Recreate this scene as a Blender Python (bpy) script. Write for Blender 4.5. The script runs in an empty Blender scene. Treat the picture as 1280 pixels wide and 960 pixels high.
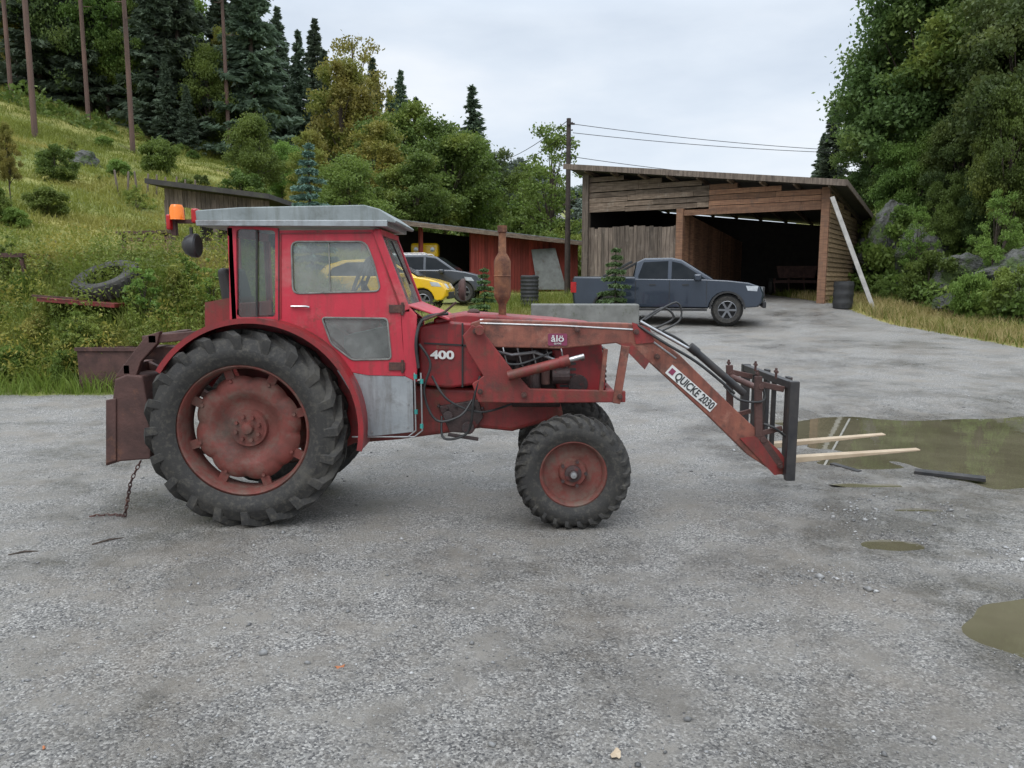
import bpy, bmesh, math, random
import numpy as np
from mathutils import Vector, Matrix
random.seed(5); rng=np.random.default_rng(7)
R=math.radians
sc=bpy.context.scene; COL=sc.collection
PITCH=R(7.7); H=1.67; F=960.0
cp,sp=math.cos(PITCH),math.sin(PITCH)
def P(px,py,Y):
    u=(px-640)/F; v=(480-py)/F; t=Y/(cp+v*sp)
    return Vector((u*t,Y,H+(-sp+v*cp)*t))
# ---------------------------------------------------------------- terrain
def sst(x,a,b):
    t=np.clip((x-a)/(b-a),0,1); return t*t*(3-2*t)
PUD=[(5.5,7.75,2.95,2.0),(2.84,3.4,.64,.66),(2.47,4.75,.27,.17),(3.05,9.1,.5,.25),(3.2,7.0,.5,.45),(3.0,5.5,.35,.12),(2.95,6.2,.5,.16)]
_w=[(random.uniform(.3,6),random.uniform(0,6.28),random.uniform(0,6.28)) for _ in range(26)]
def und(x,y):
    s=0
    for k,a,p in _w: s=s+np.sin(k*(x*math.cos(a)+y*math.sin(a))+p)/(.6+k)
    return s*.35
def terrain(x,y):
    x=np.asarray(x,float); y=np.asarray(y,float)
    b=np.interp(y,[8,22,26,45,80,200,600],[0,.43,.9,1.4,3.5,6,6])
    b=b+1.45*sst(y,10.7,13.4)*(1-sst(x,-6,-2.5))
    hl=np.minimum(-4.74-.31*x+.139*y,34)
    hl=hl*sst(y,10.5,17)
    k=.35; m=np.maximum(b,hl); z=m+k*np.log(np.exp((b-m)/k)+np.exp((hl-m)/k))-k*math.log(2)*np.exp(-np.abs(b-hl))
    z=np.where(y<11.2,b,z*sst(y,11.2,13)+b*(1-sst(y,11.2,13)))
    z=z+10*sst(x,13.2,26)*sst(y,10,18)*(1-sst(y,42,75))
    near=1-sst(y,12,18)
    n=und(x,y)
    z=z+n*.012*near+(1-near)*n*.05*(1-sst(x,-5,0)*(1-sst(x,11,14)))
    hum=sst(-x,6,12)*sst(y,18,30); z=z+hum*(.35*und(x*.35,y*.35)+.12*n)
    n5=und(x*3.1+5,y*3.1)
    for cx,cy,rx,ry in PUD:
        d=((x-cx)/rx)**2+((y-cy)/ry)**2
        z=z-.055*(1-sst(np.sqrt(d)+(n*.24+n5*.22)*near,.68,1.12))
    return z
def tz(x,y): return float(terrain(x,y))
def grassmask(x,y):
    E=np.interp(x,[-100,-4,-1,.5,3.2,5.2,5.3],[10.6,10.6,15,19.5,24,30,400])
    l=sst(y-E,-.35,.35)
    r=sst(x,10.3,11.3)*sst(y,8,13)
    return np.maximum(l,r)
# ---------------------------------------------------------------- materials
def newmat(name):
    m=bpy.data.materials.new(name); m.use_nodes=True; nt=m.node_tree; nt.nodes.clear()
    o=nt.nodes.new('ShaderNodeOutputMaterial'); return m,nt,o
def N(nt,t,**kw):
    n=nt.nodes.new(t)
    for k,v in kw.items(): setattr(n,k,v)
    return n
def c4(c): return (c[0],c[1],c[2],1)
def ramp(nt,stops):
    r=N(nt,'ShaderNodeValToRGB'); e=r.color_ramp.elements
    while len(e)<len(stops): e.new(.5)
    for i,(p,c) in enumerate(stops): e[i].position=p; e[i].color=c4(c)
    return r
def mixc(nt,f,a,b,mode='MIX'):
    m=N(nt,'ShaderNodeMix',data_type='RGBA',blend_type=mode)
    for k,v in ((0,f),(6,a),(7,b)):
        if isinstance(v,(int,float)): m.inputs[k].default_value=v
        elif isinstance(v,tuple): m.inputs[k].default_value=c4(v)
        else: nt.links.new(v,m.inputs[k])
    return m.outputs[2]
def noise(nt,vec,scale,detail=6,rough=.6):
    n=N(nt,'ShaderNodeTexNoise'); n.inputs['Scale'].default_value=scale; n.inputs['Detail'].default_value=detail; n.inputs['Roughness'].default_value=rough
    nt.links.new(vec,n.inputs['Vector']); return n.outputs[0]
def mapr(nt,v,a,b,c=0,d=1):
    n=N(nt,'ShaderNodeMapRange'); nt.links.new(v,n.inputs[0])
    for i,x in enumerate((a,b,c,d)): n.inputs[i+1].default_value=x
    return n.outputs[0]
def mat(name,c1,c2,scale=5,rough=(.5,.8),metal=0,bump=.15,bscale=80,stretch=None,spots=None,spots2=None,island=0,bdist=.01,coat=0,streak=None,spec=.5):
    m,nt,o=newmat(name); L=nt.links
    tc=N(nt,'ShaderNodeTexCoord'); vec=tc.outputs['Object']
    if stretch:
        mp=N(nt,'ShaderNodeMapping'); mp.inputs['Scale'].default_value=stretch; L.new(vec,mp.inputs[0]); svec=mp.outputs[0]
    else: svec=vec
    n1=noise(nt,svec,scale); f=mapr(nt,n1,.35,.65)
    col=mixc(nt,f,tuple(c1),tuple(c2))
    for s in (spots,spots2):
        if s:
            n2=noise(nt,vec,s[1],8,.7); col=mixc(nt,mapr(nt,n2,s[2],s[3]),col,tuple(s[0]))
    if streak:
        mp=N(nt,'ShaderNodeMapping'); mp.inputs['Scale'].default_value=(1,1,.12); L.new(vec,mp.inputs[0])
        col=mixc(nt,mapr(nt,noise(nt,mp.outputs[0],22,6,.65),.48,.78,0,.8),col,tuple(streak))
    if island:
        g=N(nt,'ShaderNodeNewGeometry'); v=mapr(nt,g.outputs['Random Per Island'],0,1,1-island,1+island)
        cc=N(nt,'ShaderNodeCombineColor')
        for i in range(3): L.new(v,cc.inputs[i])
        col=mixc(nt,1.0,col,cc.outputs[0],'MULTIPLY')
    b=N(nt,'ShaderNodeBsdfPrincipled'); L.new(col,b.inputs['Base Color'])
    L.new(mapr(nt,n1,.3,.7,rough[0],rough[1]),b.inputs['Roughness']); b.inputs['Metallic'].default_value=metal
    b.inputs['Coat Weight'].default_value=coat; b.inputs['Specular IOR Level'].default_value=spec
    if bump:
        bp=N(nt,'ShaderNodeBump'); bp.inputs['Strength'].default_value=bump; bp.inputs['Distance'].default_value=bdist
        L.new(noise(nt,svec,bscale,5),bp.inputs['Height']); L.new(bp.outputs[0],b.inputs['Normal'])
    L.new(b.outputs[0],o.inputs[0]); return m
def leafmat(name,dark,light,alt=None,ns=.6,trans=.3):
    m,nt,o=newmat(name); L=nt.links
    g=N(nt,'ShaderNodeNewGeometry'); oi=N(nt,'ShaderNodeObjectInfo')
    n=noise(nt,g.outputs['Position'],ns,3)
    a=N(nt,'ShaderNodeMath',operation='ADD'); L.new(mapr(nt,n,.3,.7,0,.6),a.inputs[0]); L.new(mapr(nt,g.outputs['Random Per Island'],0,1,0,.4),a.inputs[1])
    col=mixc(nt,a.outputs[0],tuple(dark),tuple(light))
    if alt:
        n2=noise(nt,g.outputs['Position'],ns*.45,2); col=mixc(nt,mapr(nt,n2,.5,.68),col,tuple(alt))
    hs=N(nt,'ShaderNodeHueSaturation'); L.new(mapr(nt,oi.outputs['Random'],0,1,.75,1.3),hs.inputs['Value']); L.new(mapr(nt,oi.outputs['Random'],0,1,.48,.515),hs.inputs['Hue']); L.new(col,hs.inputs['Color'])
    col=hs.outputs[0]
    d=N(nt,'ShaderNodeBsdfPrincipled'); L.new(col,d.inputs['Base Color']); d.inputs['Roughness'].default_value=.55; d.inputs['Specular IOR Level'].default_value=.3
    t=N(nt,'ShaderNodeBsdfTranslucent'); L.new(col,t.inputs[0])
    mx=N(nt,'ShaderNodeMixShader'); mx.inputs[0].default_value=trans; L.new(d.outputs[0],mx.inputs[1]); L.new(t.outputs[0],mx.inputs[2])
    L.new(mx.outputs[0],o.inputs[0]); return m
def glassmat(name,tint,spec=.12,dust=.12,dcol=(.35,.36,.36)):
    m,nt,o=newmat(name); L=nt.links
    t=N(nt,'ShaderNodeBsdfTransparent'); t.inputs[0].default_value=c4(tint)
    g=N(nt,'ShaderNodeBsdfGlossy'); g.inputs['Roughness'].default_value=.04
    d=N(nt,'ShaderNodeBsdfDiffuse'); d.inputs[0].default_value=c4(dcol)
    tc=N(nt,'ShaderNodeTexCoord'); n=noise(nt,tc.outputs['Object'],6,6)
    m1=N(nt,'ShaderNodeMixShader'); L.new(mapr(nt,n,.3,.7,dust*.3,dust*1.8),m1.inputs[0]); L.new(t.outputs[0],m1.inputs[1]); L.new(d.outputs[0],m1.inputs[2])
    m2=N(nt,'ShaderNodeMixShader'); m2.inputs[0].default_value=spec; L.new(m1.outputs[0],m2.inputs[1]); L.new(g.outputs[0],m2.inputs[2])
    L.new(m2.outputs[0],o.inputs[0]); return m
rust=(.11,.045,.025)
M={}
M['red']=mat('cab_red',(.50,.028,.050),(.40,.022,.038),3,(.38,.66),0,.12,60,spots=((.15,.045,.03),9,.58,.70),spots2=((.46,.15,.14),2.2,.52,.78),streak=(.22,.035,.035))
M['dred']=mat('old_red',(.24,.024,.022),(.14,.021,.017),4,(.4,.7),0,.2,70,spots=(rust,7,.5,.66),spots2=((.045,.03,.025),3,.54,.72),streak=(.06,.03,.022))
M['hood']=mat('hood_red',(.28,.018,.022),(.19,.016,.017),3,(.32,.6),0,.12,60,spots=((.07,.028,.02),8,.52,.70),streak=(.09,.025,.02))
M['arm']=mat('arm_rust_red',(.25,.088,.055),(.17,.05,.035),5,(.45,.75),0,.25,90,spots=((.10,.042,.03),11,.48,.64),spots2=((.40,.21,.15),3,.55,.75),streak=(.09,.035,.025))
M['rim']=mat('rim_red',(.18,.042,.032),(.11,.034,.025),6,(.6,.88),0,.3,70,spots=((.13,.085,.065),7,.46,.66),spots2=((.05,.035,.028),4,.52,.75))
M['rusty']=mat('rusty_steel',(.09,.04,.032),(.05,.026,.022),6,(.6,.9),0,.4,60,spots=((.16,.07,.04),8,.58,.75))
M['exh']=mat('exhaust_rust',(.24,.10,.045),(.08,.035,.024),9,(.75,.95),0,.6,50,spots=((.33,.17,.08),14,.55,.7))
M['black']=mat('black_paint',(.018,.018,.02),(.04,.036,.034),8,(.35,.65),0,.15,60,spots=((.09,.05,.035),11,.6,.72))
M['rubber']=mat('tyre_rubber',(.020,.019,.018),(.034,.032,.029),6,(.65,.9),0,.35,90,spots=((.10,.092,.075),3.5,.52,.84),spots2=((.075,.068,.055),30,.5,.7))
M['alu']=mat('aluminium',(.38,.40,.41),(.27,.29,.30),3,(.35,.55),.5,.35,5,spots=((.15,.14,.13),5,.52,.75),streak=(.18,.17,.16),bdist=.02)
M['roof']=mat('cab_roof_alu',(.27,.30,.30),(.19,.215,.215),3,(.5,.7),.3,.15,30,spots=((.09,.10,.08),4,.52,.8),streak=(.11,.12,.10))
M['steel']=mat('bright_steel',(.5,.5,.5),(.35,.35,.35),10,(.25,.45),.9,.05,50)
M['iron']=mat('engine_iron',(.06,.035,.032),(.028,.022,.022),12,(.45,.8),.1,.4,60,spots=((.16,.03,.025),6,.55,.7))
M['forks']=mat('fork_tine',(.36,.27,.18),(.46,.37,.26),6,(.5,.7),.1,.2,60)
M['amber']=mat('amber_lens',(.85,.20,.01),(.7,.14,.01),8,(.15,.3),0,.1,60)
M['redlens']=mat('red_lens',(.42,.01,.01),(.3,.01,.01),8,(.15,.3),0,.1,60)
M['seal']=mat('window_seal',(.24,.24,.22),(.12,.12,.11),12,(.6,.8),0,.1,60)
M['glass']=glassmat('cab_glass',(.74,.78,.77),.09,.20,(.40,.41,.39))
M['cglass']=glassmat('clear_cab_glass',(.76,.82,.80),.07,.06,(.30,.32,.30))
M['dglass']=mat('car_glass',(.012,.015,.018),(.02,.023,.026),3,(.05,.1),0,0,spec=.12)
M['white']=mat('white_sticker',(.72,.72,.70),(.55,.55,.53),6,(.4,.6),0,0,spots=((.35,.33,.30),14,.55,.75))
M['ink']=mat('black_print',(.015,.015,.015),(.03,.03,.03),6,(.5,.6),0,0)
M['logo']=mat('purple_sticker',(.24,.035,.09),(.18,.03,.07),6,(.4,.6),0,0)
M['teal']=mat('teal_fitting',(.03,.22,.20),(.04,.28,.25),6,(.4,.6),0,0)
M['hose']=mat('black_hose',(.012,.012,.012),(.03,.03,.03),9,(.4,.6),0,0)
M['seatv']=mat('seat_vinyl',(.02,.02,.02),(.04,.035,.03),6,(.5,.7),0,.1,60)
M['bluecar']=mat('pickup_paint',(.030,.040,.058),(.024,.033,.048),2,(.15,.25),.3,0,coat=.6)
M['yellow']=mat('yellow_paint',(.75,.46,.01),(.68,.40,.01),2,(.2,.3),0,0,coat=.5)
M['greycar']=mat('grey_car_paint',(.05,.056,.066),(.04,.046,.055),2,(.15,.25),.4,0,coat=.6)
M['plastic']=mat('black_plastic',(.015,.015,.016),(.03,.03,.03),6,(.5,.7),0,0)
M['carrim']=mat('alloy_rim',(.25,.26,.27),(.18,.18,.19),6,(.25,.4),.8,0)
M['lamp']=mat('head_lamp',(.55,.58,.6),(.4,.42,.45),9,(.05,.15),.3,0)
M['wgrey']=mat('weathered_boards',(.235,.175,.13),(.10,.072,.052),7,(.7,.9),0,.5,30,stretch=(.35,.35,3),spots=((.29,.25,.21),3,.58,.78),island=.4,streak=(.10,.07,.05))
M['wvert']=mat('weathered_upright_boards',(.18,.14,.11),(.075,.057,.045),7,(.7,.9),0,.5,30,stretch=(3,3,.25),spots=((.23,.19,.155),3,.55,.75),island=.4)
M['wbrown']=mat('brown_boards',(.32,.17,.095),(.18,.09,.055),7,(.65,.85),0,.4,30,stretch=(.35,.35,3),spots=((.13,.09,.07),3,.55,.75),island=.35,streak=(.12,.07,.05))
M['wside']=mat('tan_boards',(.32,.22,.125),(.18,.12,.07),7,(.65,.85),0,.4,30,stretch=(.35,.35,3),island=.3)
M['redwall']=mat('barn_red_boards',(.24,.035,.026),(.15,.026,.02),6,(.7,.9),0,.3,30,stretch=(3,3,.3),island=.3)
M['felt']=mat('roof_felt',(.035,.032,.03),(.06,.055,.05),3,(.8,.95),0,.4,40,spots=((.07,.08,.045),3,.55,.7))
M['sheet']=mat('corrugated_roof',(.20,.21,.20),(.13,.135,.13),3,(.5,.75),.1,.1,40,spots=((.13,.09,.06),3,.55,.75))
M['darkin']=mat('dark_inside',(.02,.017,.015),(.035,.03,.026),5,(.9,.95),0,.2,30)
M['conc']=mat('concrete',(.20,.20,.185),(.14,.14,.128),3,(.8,.95),0,.4,60,spots=((.08,.09,.055),4,.55,.72))
M['rock']=mat('rock',(.12,.12,.11),(.05,.051,.046),1.8,(.75,.95),0,1.,7,bdist=.15,spots=((.055,.085,.02),1.3,.46,.55),spots2=((.02,.02,.018),3,.54,.64))
M['bark']=mat('bark',(.085,.06,.045),(.045,.035,.028),6,(.8,.95),0,.8,18,stretch=(1,1,.25),bdist=.03)
M['pbark']=mat('pine_bark',(.15,.085,.065),(.08,.055,.046),2,(.8,.95),0,.8,14,stretch=(1,1,.3),bdist=.03)
M['pole']=mat('pole_wood',(.05,.035,.028),(.03,.022,.02),5,(.7,.9),0,.3,30)
M['pale']=mat('pale_wood',(.42,.40,.37),(.3,.29,.27),6,(.6,.8),0,.2,40)
M['lath']=mat('wet_lath',(.24,.225,.19),(.16,.15,.125),6,(.5,.7),0,.2,40)
M['stone']=mat('loose_stone',(.30,.295,.285),(.15,.15,.148),9,(.45,.75),0,.2,50,island=.6)
M['leafo']=mat('dead_leaf',(.40,.14,.05),(.28,.10,.04),30,(.6,.8),0,0)
# ---------------------------------------------------------------- object helpers
OFF={}
def setp(o,label=None,cat=None,group=None,kind=None):
    if label: o['label']=label
    if cat: o['category']=cat
    if group: o['group']=group
    if kind: o['kind']=kind
    return o
def thing(name,label,cat,loc=(0,0,0),rz=0,group=None,world=True):
    o=bpy.data.objects.new(name,None); COL.objects.link(o); o.location=loc; o.rotation_euler=(0,0,rz); o.empty_display_size=.2
    setp(o,label,cat,group); OFF[o.name]=Vector(loc) if world else Vector((0,0,0)); return o
def link(name,me,m,parent=None):
    if m and not me.materials: me.materials.append(m)
    o=bpy.data.objects.new(name,me); COL.objects.link(o)
    if parent is not None: o.parent=parent; OFF[o.name]=OFF[parent.name]
    else: OFF[o.name]=Vector((0,0,0))
    return o
class MB:
    def __init__(s): s.v=[]; s.f=[]
    def add(s,v,f):
        n=len(s.v); s.v+= [tuple(x) for x in v]; s.f+=[tuple(i+n for i in q) for q in f]; return s
    def hexa(s,b,t):
        return s.add(list(b)+list(t),[(3,2,1,0),(4,5,6,7),(0,1,5,4),(1,2,6,5),(2,3,7,6),(3,0,4,7)])
    def box(s,x0,x1,y0,y1,z0,z1):
        return s.hexa([(x0,y0,z0),(x1,y0,z0),(x1,y1,z0),(x0,y1,z0)],[(x0,y0,z1),(x1,y0,z1),(x1,y1,z1),(x0,y1,z1)])
    def beam(s,a,b,w,h,side=Vector((0,1,0))):
        a,b=Vector(a),Vector(b); d=(b-a).normalized(); n=d.cross(side)
        if n.length<1e-4: n=Vector((1,0,0))
        n=n.normalized()*w/2; y=d.cross(n).normalized()*h/2
        return s.hexa([a-n-y,a+n-y,a+n+y,a-n+y],[b-n-y,b+n-y,b+n+y,b-n+y])
    def tube(s,pts,r,n=10,closed=False):
        pts=[Vector(p) for p in pts]; k=len(pts); rr=r if isinstance(r,(list,tuple)) else [r]*k
        base=len(s.v); up=None
        for i,p in enumerate(pts):
            if closed: d=(pts[(i+1)%k]-pts[i-1])
            else: d=(pts[min(i+1,k-1)]-pts[max(i-1,0)])
            d.normalize()
            if up is None:
                up=Vector((0,0,1)) if abs(d.z)<.9 else Vector((0,1,0))
            a=d.cross(up)
            if a.length<1e-4: a=d.cross(Vector((1,0,0)))
            a.normalize(); b=a.cross(d).normalized(); up=b
            for j in range(n):
                t=2*math.pi*j/n; s.v.append(tuple(p+(a*math.cos(t)+b*math.sin(t))*rr[i]))
        m=k if closed else k-1
        for i in range(m):
            for j in range(n):
                i2=(i+1)%k
                s.f.append((base+i*n+j,base+i*n+(j+1)%n,base+i2*n+(j+1)%n,base+i2*n+j))
        if not closed:
            s.f.append(tuple(base+j for j in range(n))[::-1]); s.f.append(tuple(base+(k-1)*n+j for j in range(n)))
        return s
    def cyl(s,a,b,r,n=16): return s.tube([a,b],r,n)
    def plate(s,pts,Y0,th,conv=True):
        q=[P(p[0],p[1],Y0) for p in pts] if conv else [Vector((p[0],Y0,p[1])) for p in pts]
        n=len(q); v=q+[x+Vector((0,th,0)) for x in q]
        return s.add(v,[tuple(range(n)),tuple(range(2*n-1,n-1,-1))]+[(i,(i+1)%n,(i+1)%n+n,i+n) for i in range(n)])
    def lathe(s,prof,c,axis='Y',n=48,close=False):
        c=Vector(c); b=len(s.v)
        for j in range(n):
            t=2*math.pi*j/n
            for r,h in prof:
                if axis=='Y': s.v.append((c.x+r*math.cos(t),c.y+h,c.z+r*math.sin(t)))
                elif axis=='X': s.v.append((c.x+h,c.y+r*math.cos(t),c.z+r*math.sin(t)))
                else: s.v.append((c.x+r*math.cos(t),c.y+r*math.sin(t),c.z+h))
        k=len(prof)
        for j in range(n):
            j2=(j+1)%n
            for i in range(k if close else k-1):
                i2=(i+1)%k
                s.f.append((b+j*k+i,b+j*k+i2,b+j2*k+i2,b+j2*k+i))
        return s
    def build(s,name,m,parent=None,smooth=False,bevel=0,seg=2,angle=35):
        off=OFF[parent.name] if parent is not None else Vector((0,0,0))
        me=bpy.data.meshes.new(name); me.from_pydata([(x[0]-off.x,x[1]-off.y,x[2]-off.z) for x in s.v],[],s.f)
        bm=bmesh.new(); bm.from_mesh(me); bmesh.ops.recalc_face_normals(bm,faces=bm.faces); bm.to_mesh(me); bm.free()
        o=link(name,me,m,parent)
        if smooth:
            me.polygons.foreach_set('use_smooth',[True]*len(me.polygons))
            try: me.set_sharp_from_angle(angle=R(angle))
            except Exception: pass
        if bevel:
            b=o.modifiers.new('bevel','BEVEL'); b.width=bevel; b.segments=seg; b.limit_method='ANGLE'; b.angle_limit=R(40)
        return o
def holed(name,outer,holes,Y0,th,m,parent,bevel=.004):
    bm=bmesh.new(); ed=[]
    for lp in [outer]+holes:
        vs=[bm.verts.new(P(p[0],p[1],Y0)-OFF[parent.name]) for p in lp]
        for i in range(len(vs)): ed.append(bm.edges.new((vs[i],vs[(i+1)%len(vs)])))
    bmesh.ops.triangle_fill(bm,use_beauty=True,use_dissolve=False,edges=ed,normal=(0,-1,0))
    r=bmesh.ops.extrude_face_region(bm,geom=list(bm.faces))
    bmesh.ops.translate(bm,vec=(0,th,0),verts=[g for g in r['geom'] if isinstance(g,bmesh.types.BMVert)])
    bmesh.ops.recalc_face_normals(bm,faces=bm.faces)
    me=bpy.data.meshes.new(name); bm.to_mesh(me); bm.free(); return link(name,me,m,parent)
def rnd(pts,r,n=4):
    out=[]; k=len(pts)
    for i in range(k):
        p=Vector((pts[i][0],pts[i][1])); a=Vector((pts[i-1][0],pts[i-1][1])); b=Vector((pts[(i+1)%k][0],pts[(i+1)%k][1]))
        ra=min(r,(a-p).length*.45); rb=min(r,(b-p).length*.45)
        s=p+(a-p).normalized()*ra; e=p+(b-p).normalized()*rb
        for j in range(n+1):
            t=j/n; q=s*(1-t)**2+p*2*t*(1-t)+e*t*t; out.append((q.x,q.y))
    return out
def text(name,body,size,m,parent,origin,xdir,updir,bold=.0,depth=.0015,stretch=1.0):
    cu=bpy.data.curves.new('t','FONT'); cu.body=body; cu.size=size; cu.offset=bold; cu.extrude=depth; cu.align_x='CENTER'; cu.align_y='CENTER'
    o=bpy.data.objects.new('t',cu); COL.objects.link(o)
    dg=bpy.context.evaluated_depsgraph_get(); me=bpy.data.meshes.new_from_object(o.evaluated_get(dg)); bpy.data.objects.remove(o)
    x=Vector(xdir).normalized(); u=Vector(updir).normalized(); n=x.cross(u)
    off=OFF[parent.name] if parent is not None else Vector((0,0,0))
    mt=Matrix(((x.x*stretch,u.x,n.x,origin[0]-off.x),(x.y*stretch,u.y,n.y,origin[1]-off.y),(x.z*stretch,u.z,n.z,origin[2]-off.z),(0,0,0,1)))
    me.transform(mt); me.materials.clear(); me.name=name; return link(name,me,m,parent)
def fast(name,V,Fc,m,smooth=False):
    me=bpy.data.meshes.new(name); V=np.asarray(V,np.float32); Fc=np.asarray(Fc,np.int32); k=Fc.shape[1]
    me.vertices.add(len(V)); me.vertices.foreach_set('co',V.ravel())
    me.loops.add(Fc.size); me.loops.foreach_set('vertex_index',Fc.ravel())
    me.polygons.add(len(Fc)); me.polygons.foreach_set('loop_start',np.arange(len(Fc),dtype=np.int32)*k)
    me.update(calc_edges=True); me.validate()
    if smooth: me.polygons.foreach_set('use_smooth',[True]*len(me.polygons))
    if m: me.materials.append(m)
    return me
# ---------------------------------------------------------------- ground
xs=np.unique(np.concatenate([np.arange(-400,-60,25),np.arange(-60,-12,1.5),np.arange(-12,-1,.11),np.arange(-1,9,.06),np.arange(9,14,.11),np.arange(14,60,1.5),np.arange(60,401,25)]))
ys=np.unique(np.concatenate([np.arange(-60,1,8),np.arange(1,6,.055),np.arange(6,12,.075),np.arange(12,40,.4),np.arange(40,130,3),np.arange(130,700,30)]))
X,Y=np.meshgrid(xs,ys); Z=terrain(X,Y)
V=np.stack([X.ravel(),Y.ravel(),Z.ravel()],1); nx=len(xs); ny=len(ys)
i=np.arange((ny-1))[:,None]*nx+np.arange(nx-1)[None,:]; i=i.ravel()
Fq=np.stack([i,i+1,i+nx+1,i+nx],1)
m,nt,o=newmat('gravel_and_turf'); L=nt.links
tc=N(nt,'ShaderNodeTexCoord'); vec=tc.outputs['Object']
at=N(nt,'ShaderNodeAttribute',attribute_name='grass')
vo=N(nt,'ShaderNodeTexVoronoi'); vo.inputs['Scale'].default_value=115; L.new(vec,vo.inputs['Vector'])
vo2=N(nt,'ShaderNodeTexVoronoi'); vo2.inputs['Scale'].default_value=48; L.new(vec,vo2.inputs['Vector'])
sep=N(nt,'ShaderNodeSeparateColor'); L.new(vo.outputs['Color'],sep.inputs[0])
sep2=N(nt,'ShaderNodeSeparateColor'); L.new(vo2.outputs['Color'],sep2.inputs[0])
fine=noise(nt,vec,320,4,.7); mid=noise(nt,vec,2.6,10,.8); big=noise(nt,vec,.45,9,.68); big2=noise(nt,vec,1.5,9,.76); mud=noise(nt,vec,.8,9,.72)
gc=ramp(nt,[(0,(.055,.055,.057)),(.35,(.16,.156,.15)),(.75,(.26,.254,.242)),(1,(.44,.43,.41))]); L.new(sep.outputs[0],gc.inputs[0])
sand=mixc(nt,mapr(nt,fine,.3,.7),(.15,.14,.124),(.28,.265,.24))
col=mixc(nt,mapr(nt,mid,.38,.54),sand,gc.outputs[0])
pb=N(nt,'ShaderNodeMath',operation='GREATER_THAN'); L.new(sep2.outputs[1],pb.inputs[0]); pb.inputs[1].default_value=.83
pd=N(nt,'ShaderNodeMath',operation='LESS_THAN'); L.new(vo2.outputs['Distance'],pd.inputs[0]); pd.inputs[1].default_value=.32
pm=N(nt,'ShaderNodeMath',operation='MULTIPLY'); L.new(pb.outputs[0],pm.inputs[0]); L.new(pd.outputs[0],pm.inputs[1])
peb=ramp(nt,[(0,(.045,.045,.047)),(.5,(.20,.195,.188)),(1,(.44,.43,.41))]); L.new(sep2.outputs[0],peb.inputs[0])
col=mixc(nt,pm.outputs[0],col,peb.outputs[0])
wet=N(nt,'ShaderNodeMath',operation='ADD'); L.new(mapr(nt,big,.47,.60,0,.6),wet.inputs[0]); L.new(mapr(nt,big2,.47,.62,0,.5),wet.inputs[1]); wet.use_clamp=True
hz=N(nt,'ShaderNodeAttribute',attribute_name='damp')
dn=N(nt,'ShaderNodeMath',operation='MULTIPLY'); L.new(hz.outputs['Fac'],dn.inputs[0]); L.new(mapr(nt,big2,.40,.56,.3,1.2),dn.inputs[1])
wm=N(nt,'ShaderNodeMath',operation='MAXIMUM'); L.new(wet.outputs[0],wm.inputs[0]); L.new(dn.outputs[0],wm.inputs[1]); wm.use_clamp=True
col=mixc(nt,mapr(nt,mud,.5,.62,0,.5),col,(.19,.165,.135))
dk=mixc(nt,wm.outputs[0],(1.12,1.10,1.07),(.60,.575,.545)); col=mixc(nt,1.0,col,dk,'MULTIPLY')
tn=noise(nt,vec,1.2,8,.7); tn2=noise(nt,vec,.14,5,.6)
turf=mixc(nt,mapr(nt,tn,.35,.65),(.09,.12,.022),(.21,.22,.045)); turf=mixc(nt,mapr(nt,tn2,.45,.62),turf,(.29,.26,.07)); turf=mixc(nt,mapr(nt,noise(nt,vec,.5,6,.7),.58,.68),turf,(.09,.07,.035))
gm=N(nt,'ShaderNodeMath',operation='ADD'); L.new(at.outputs['Fac'],gm.inputs[0]); L.new(mapr(nt,noise(nt,vec,2.5,8,.75),0,1,-.55,.55),gm.inputs[1])
gmask=mapr(nt,gm.outputs[0],.42,.58)
col=mixc(nt,gmask,col,turf)
b=N(nt,'ShaderNodeBsdfPrincipled'); L.new(col,b.inputs['Base Color'])
rg=N(nt,'ShaderNodeMix'); L.new(gmask,rg.inputs[0]); L.new(mapr(nt,wm.outputs[0],0,1,.70,.26),rg.inputs[2]); rg.inputs[3].default_value=.9; L.new(rg.outputs[0],b.inputs['Roughness'])
hh=N(nt,'ShaderNodeMath',operation='MULTIPLY_ADD'); L.new(vo.outputs['Distance'],hh.inputs[0]); hh.inputs[1].default_value=-.9; L.new(fine,hh.inputs[2])
h2=N(nt,'ShaderNodeMath',operation='ADD'); L.new(hh.outputs[0],h2.inputs[0]); L.new(mid,h2.inputs[1])
h3=N(nt,'ShaderNodeMath',operation='MULTIPLY_ADD'); L.new(pm.outputs[0],h3.inputs[0]); h3.inputs[1].default_value=.6; L.new(h2.outputs[0],h3.inputs[2])
bp=N(nt,'ShaderNodeBump'); bp.inputs['Strength'].default_value=.85; bp.inputs['Distance'].default_value=.009; L.new(h3.outputs[0],bp.inputs['Height']); L.new(bp.outputs[0],b.inputs['Normal'])
L.new(b.outputs[0],o.inputs[0]); M['ground']=m
me=fast('ground',V,Fq,M['ground'],True)
a=me.attributes.new('grass','FLOAT','POINT'); a.data.foreach_set('value',grassmask(X,Y).ravel().astype(np.float32))
dmp=np.zeros_like(X); nn=und(X*1.7,Y*1.7)
for cx,cy,rx,ry in PUD:
    d=np.sqrt(((X-cx)/(rx+.35))**2+((Y-cy)/(ry+.25))**2)+nn*.3; dmp=np.maximum(dmp,1-sst(d,.65,1.3))
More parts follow.
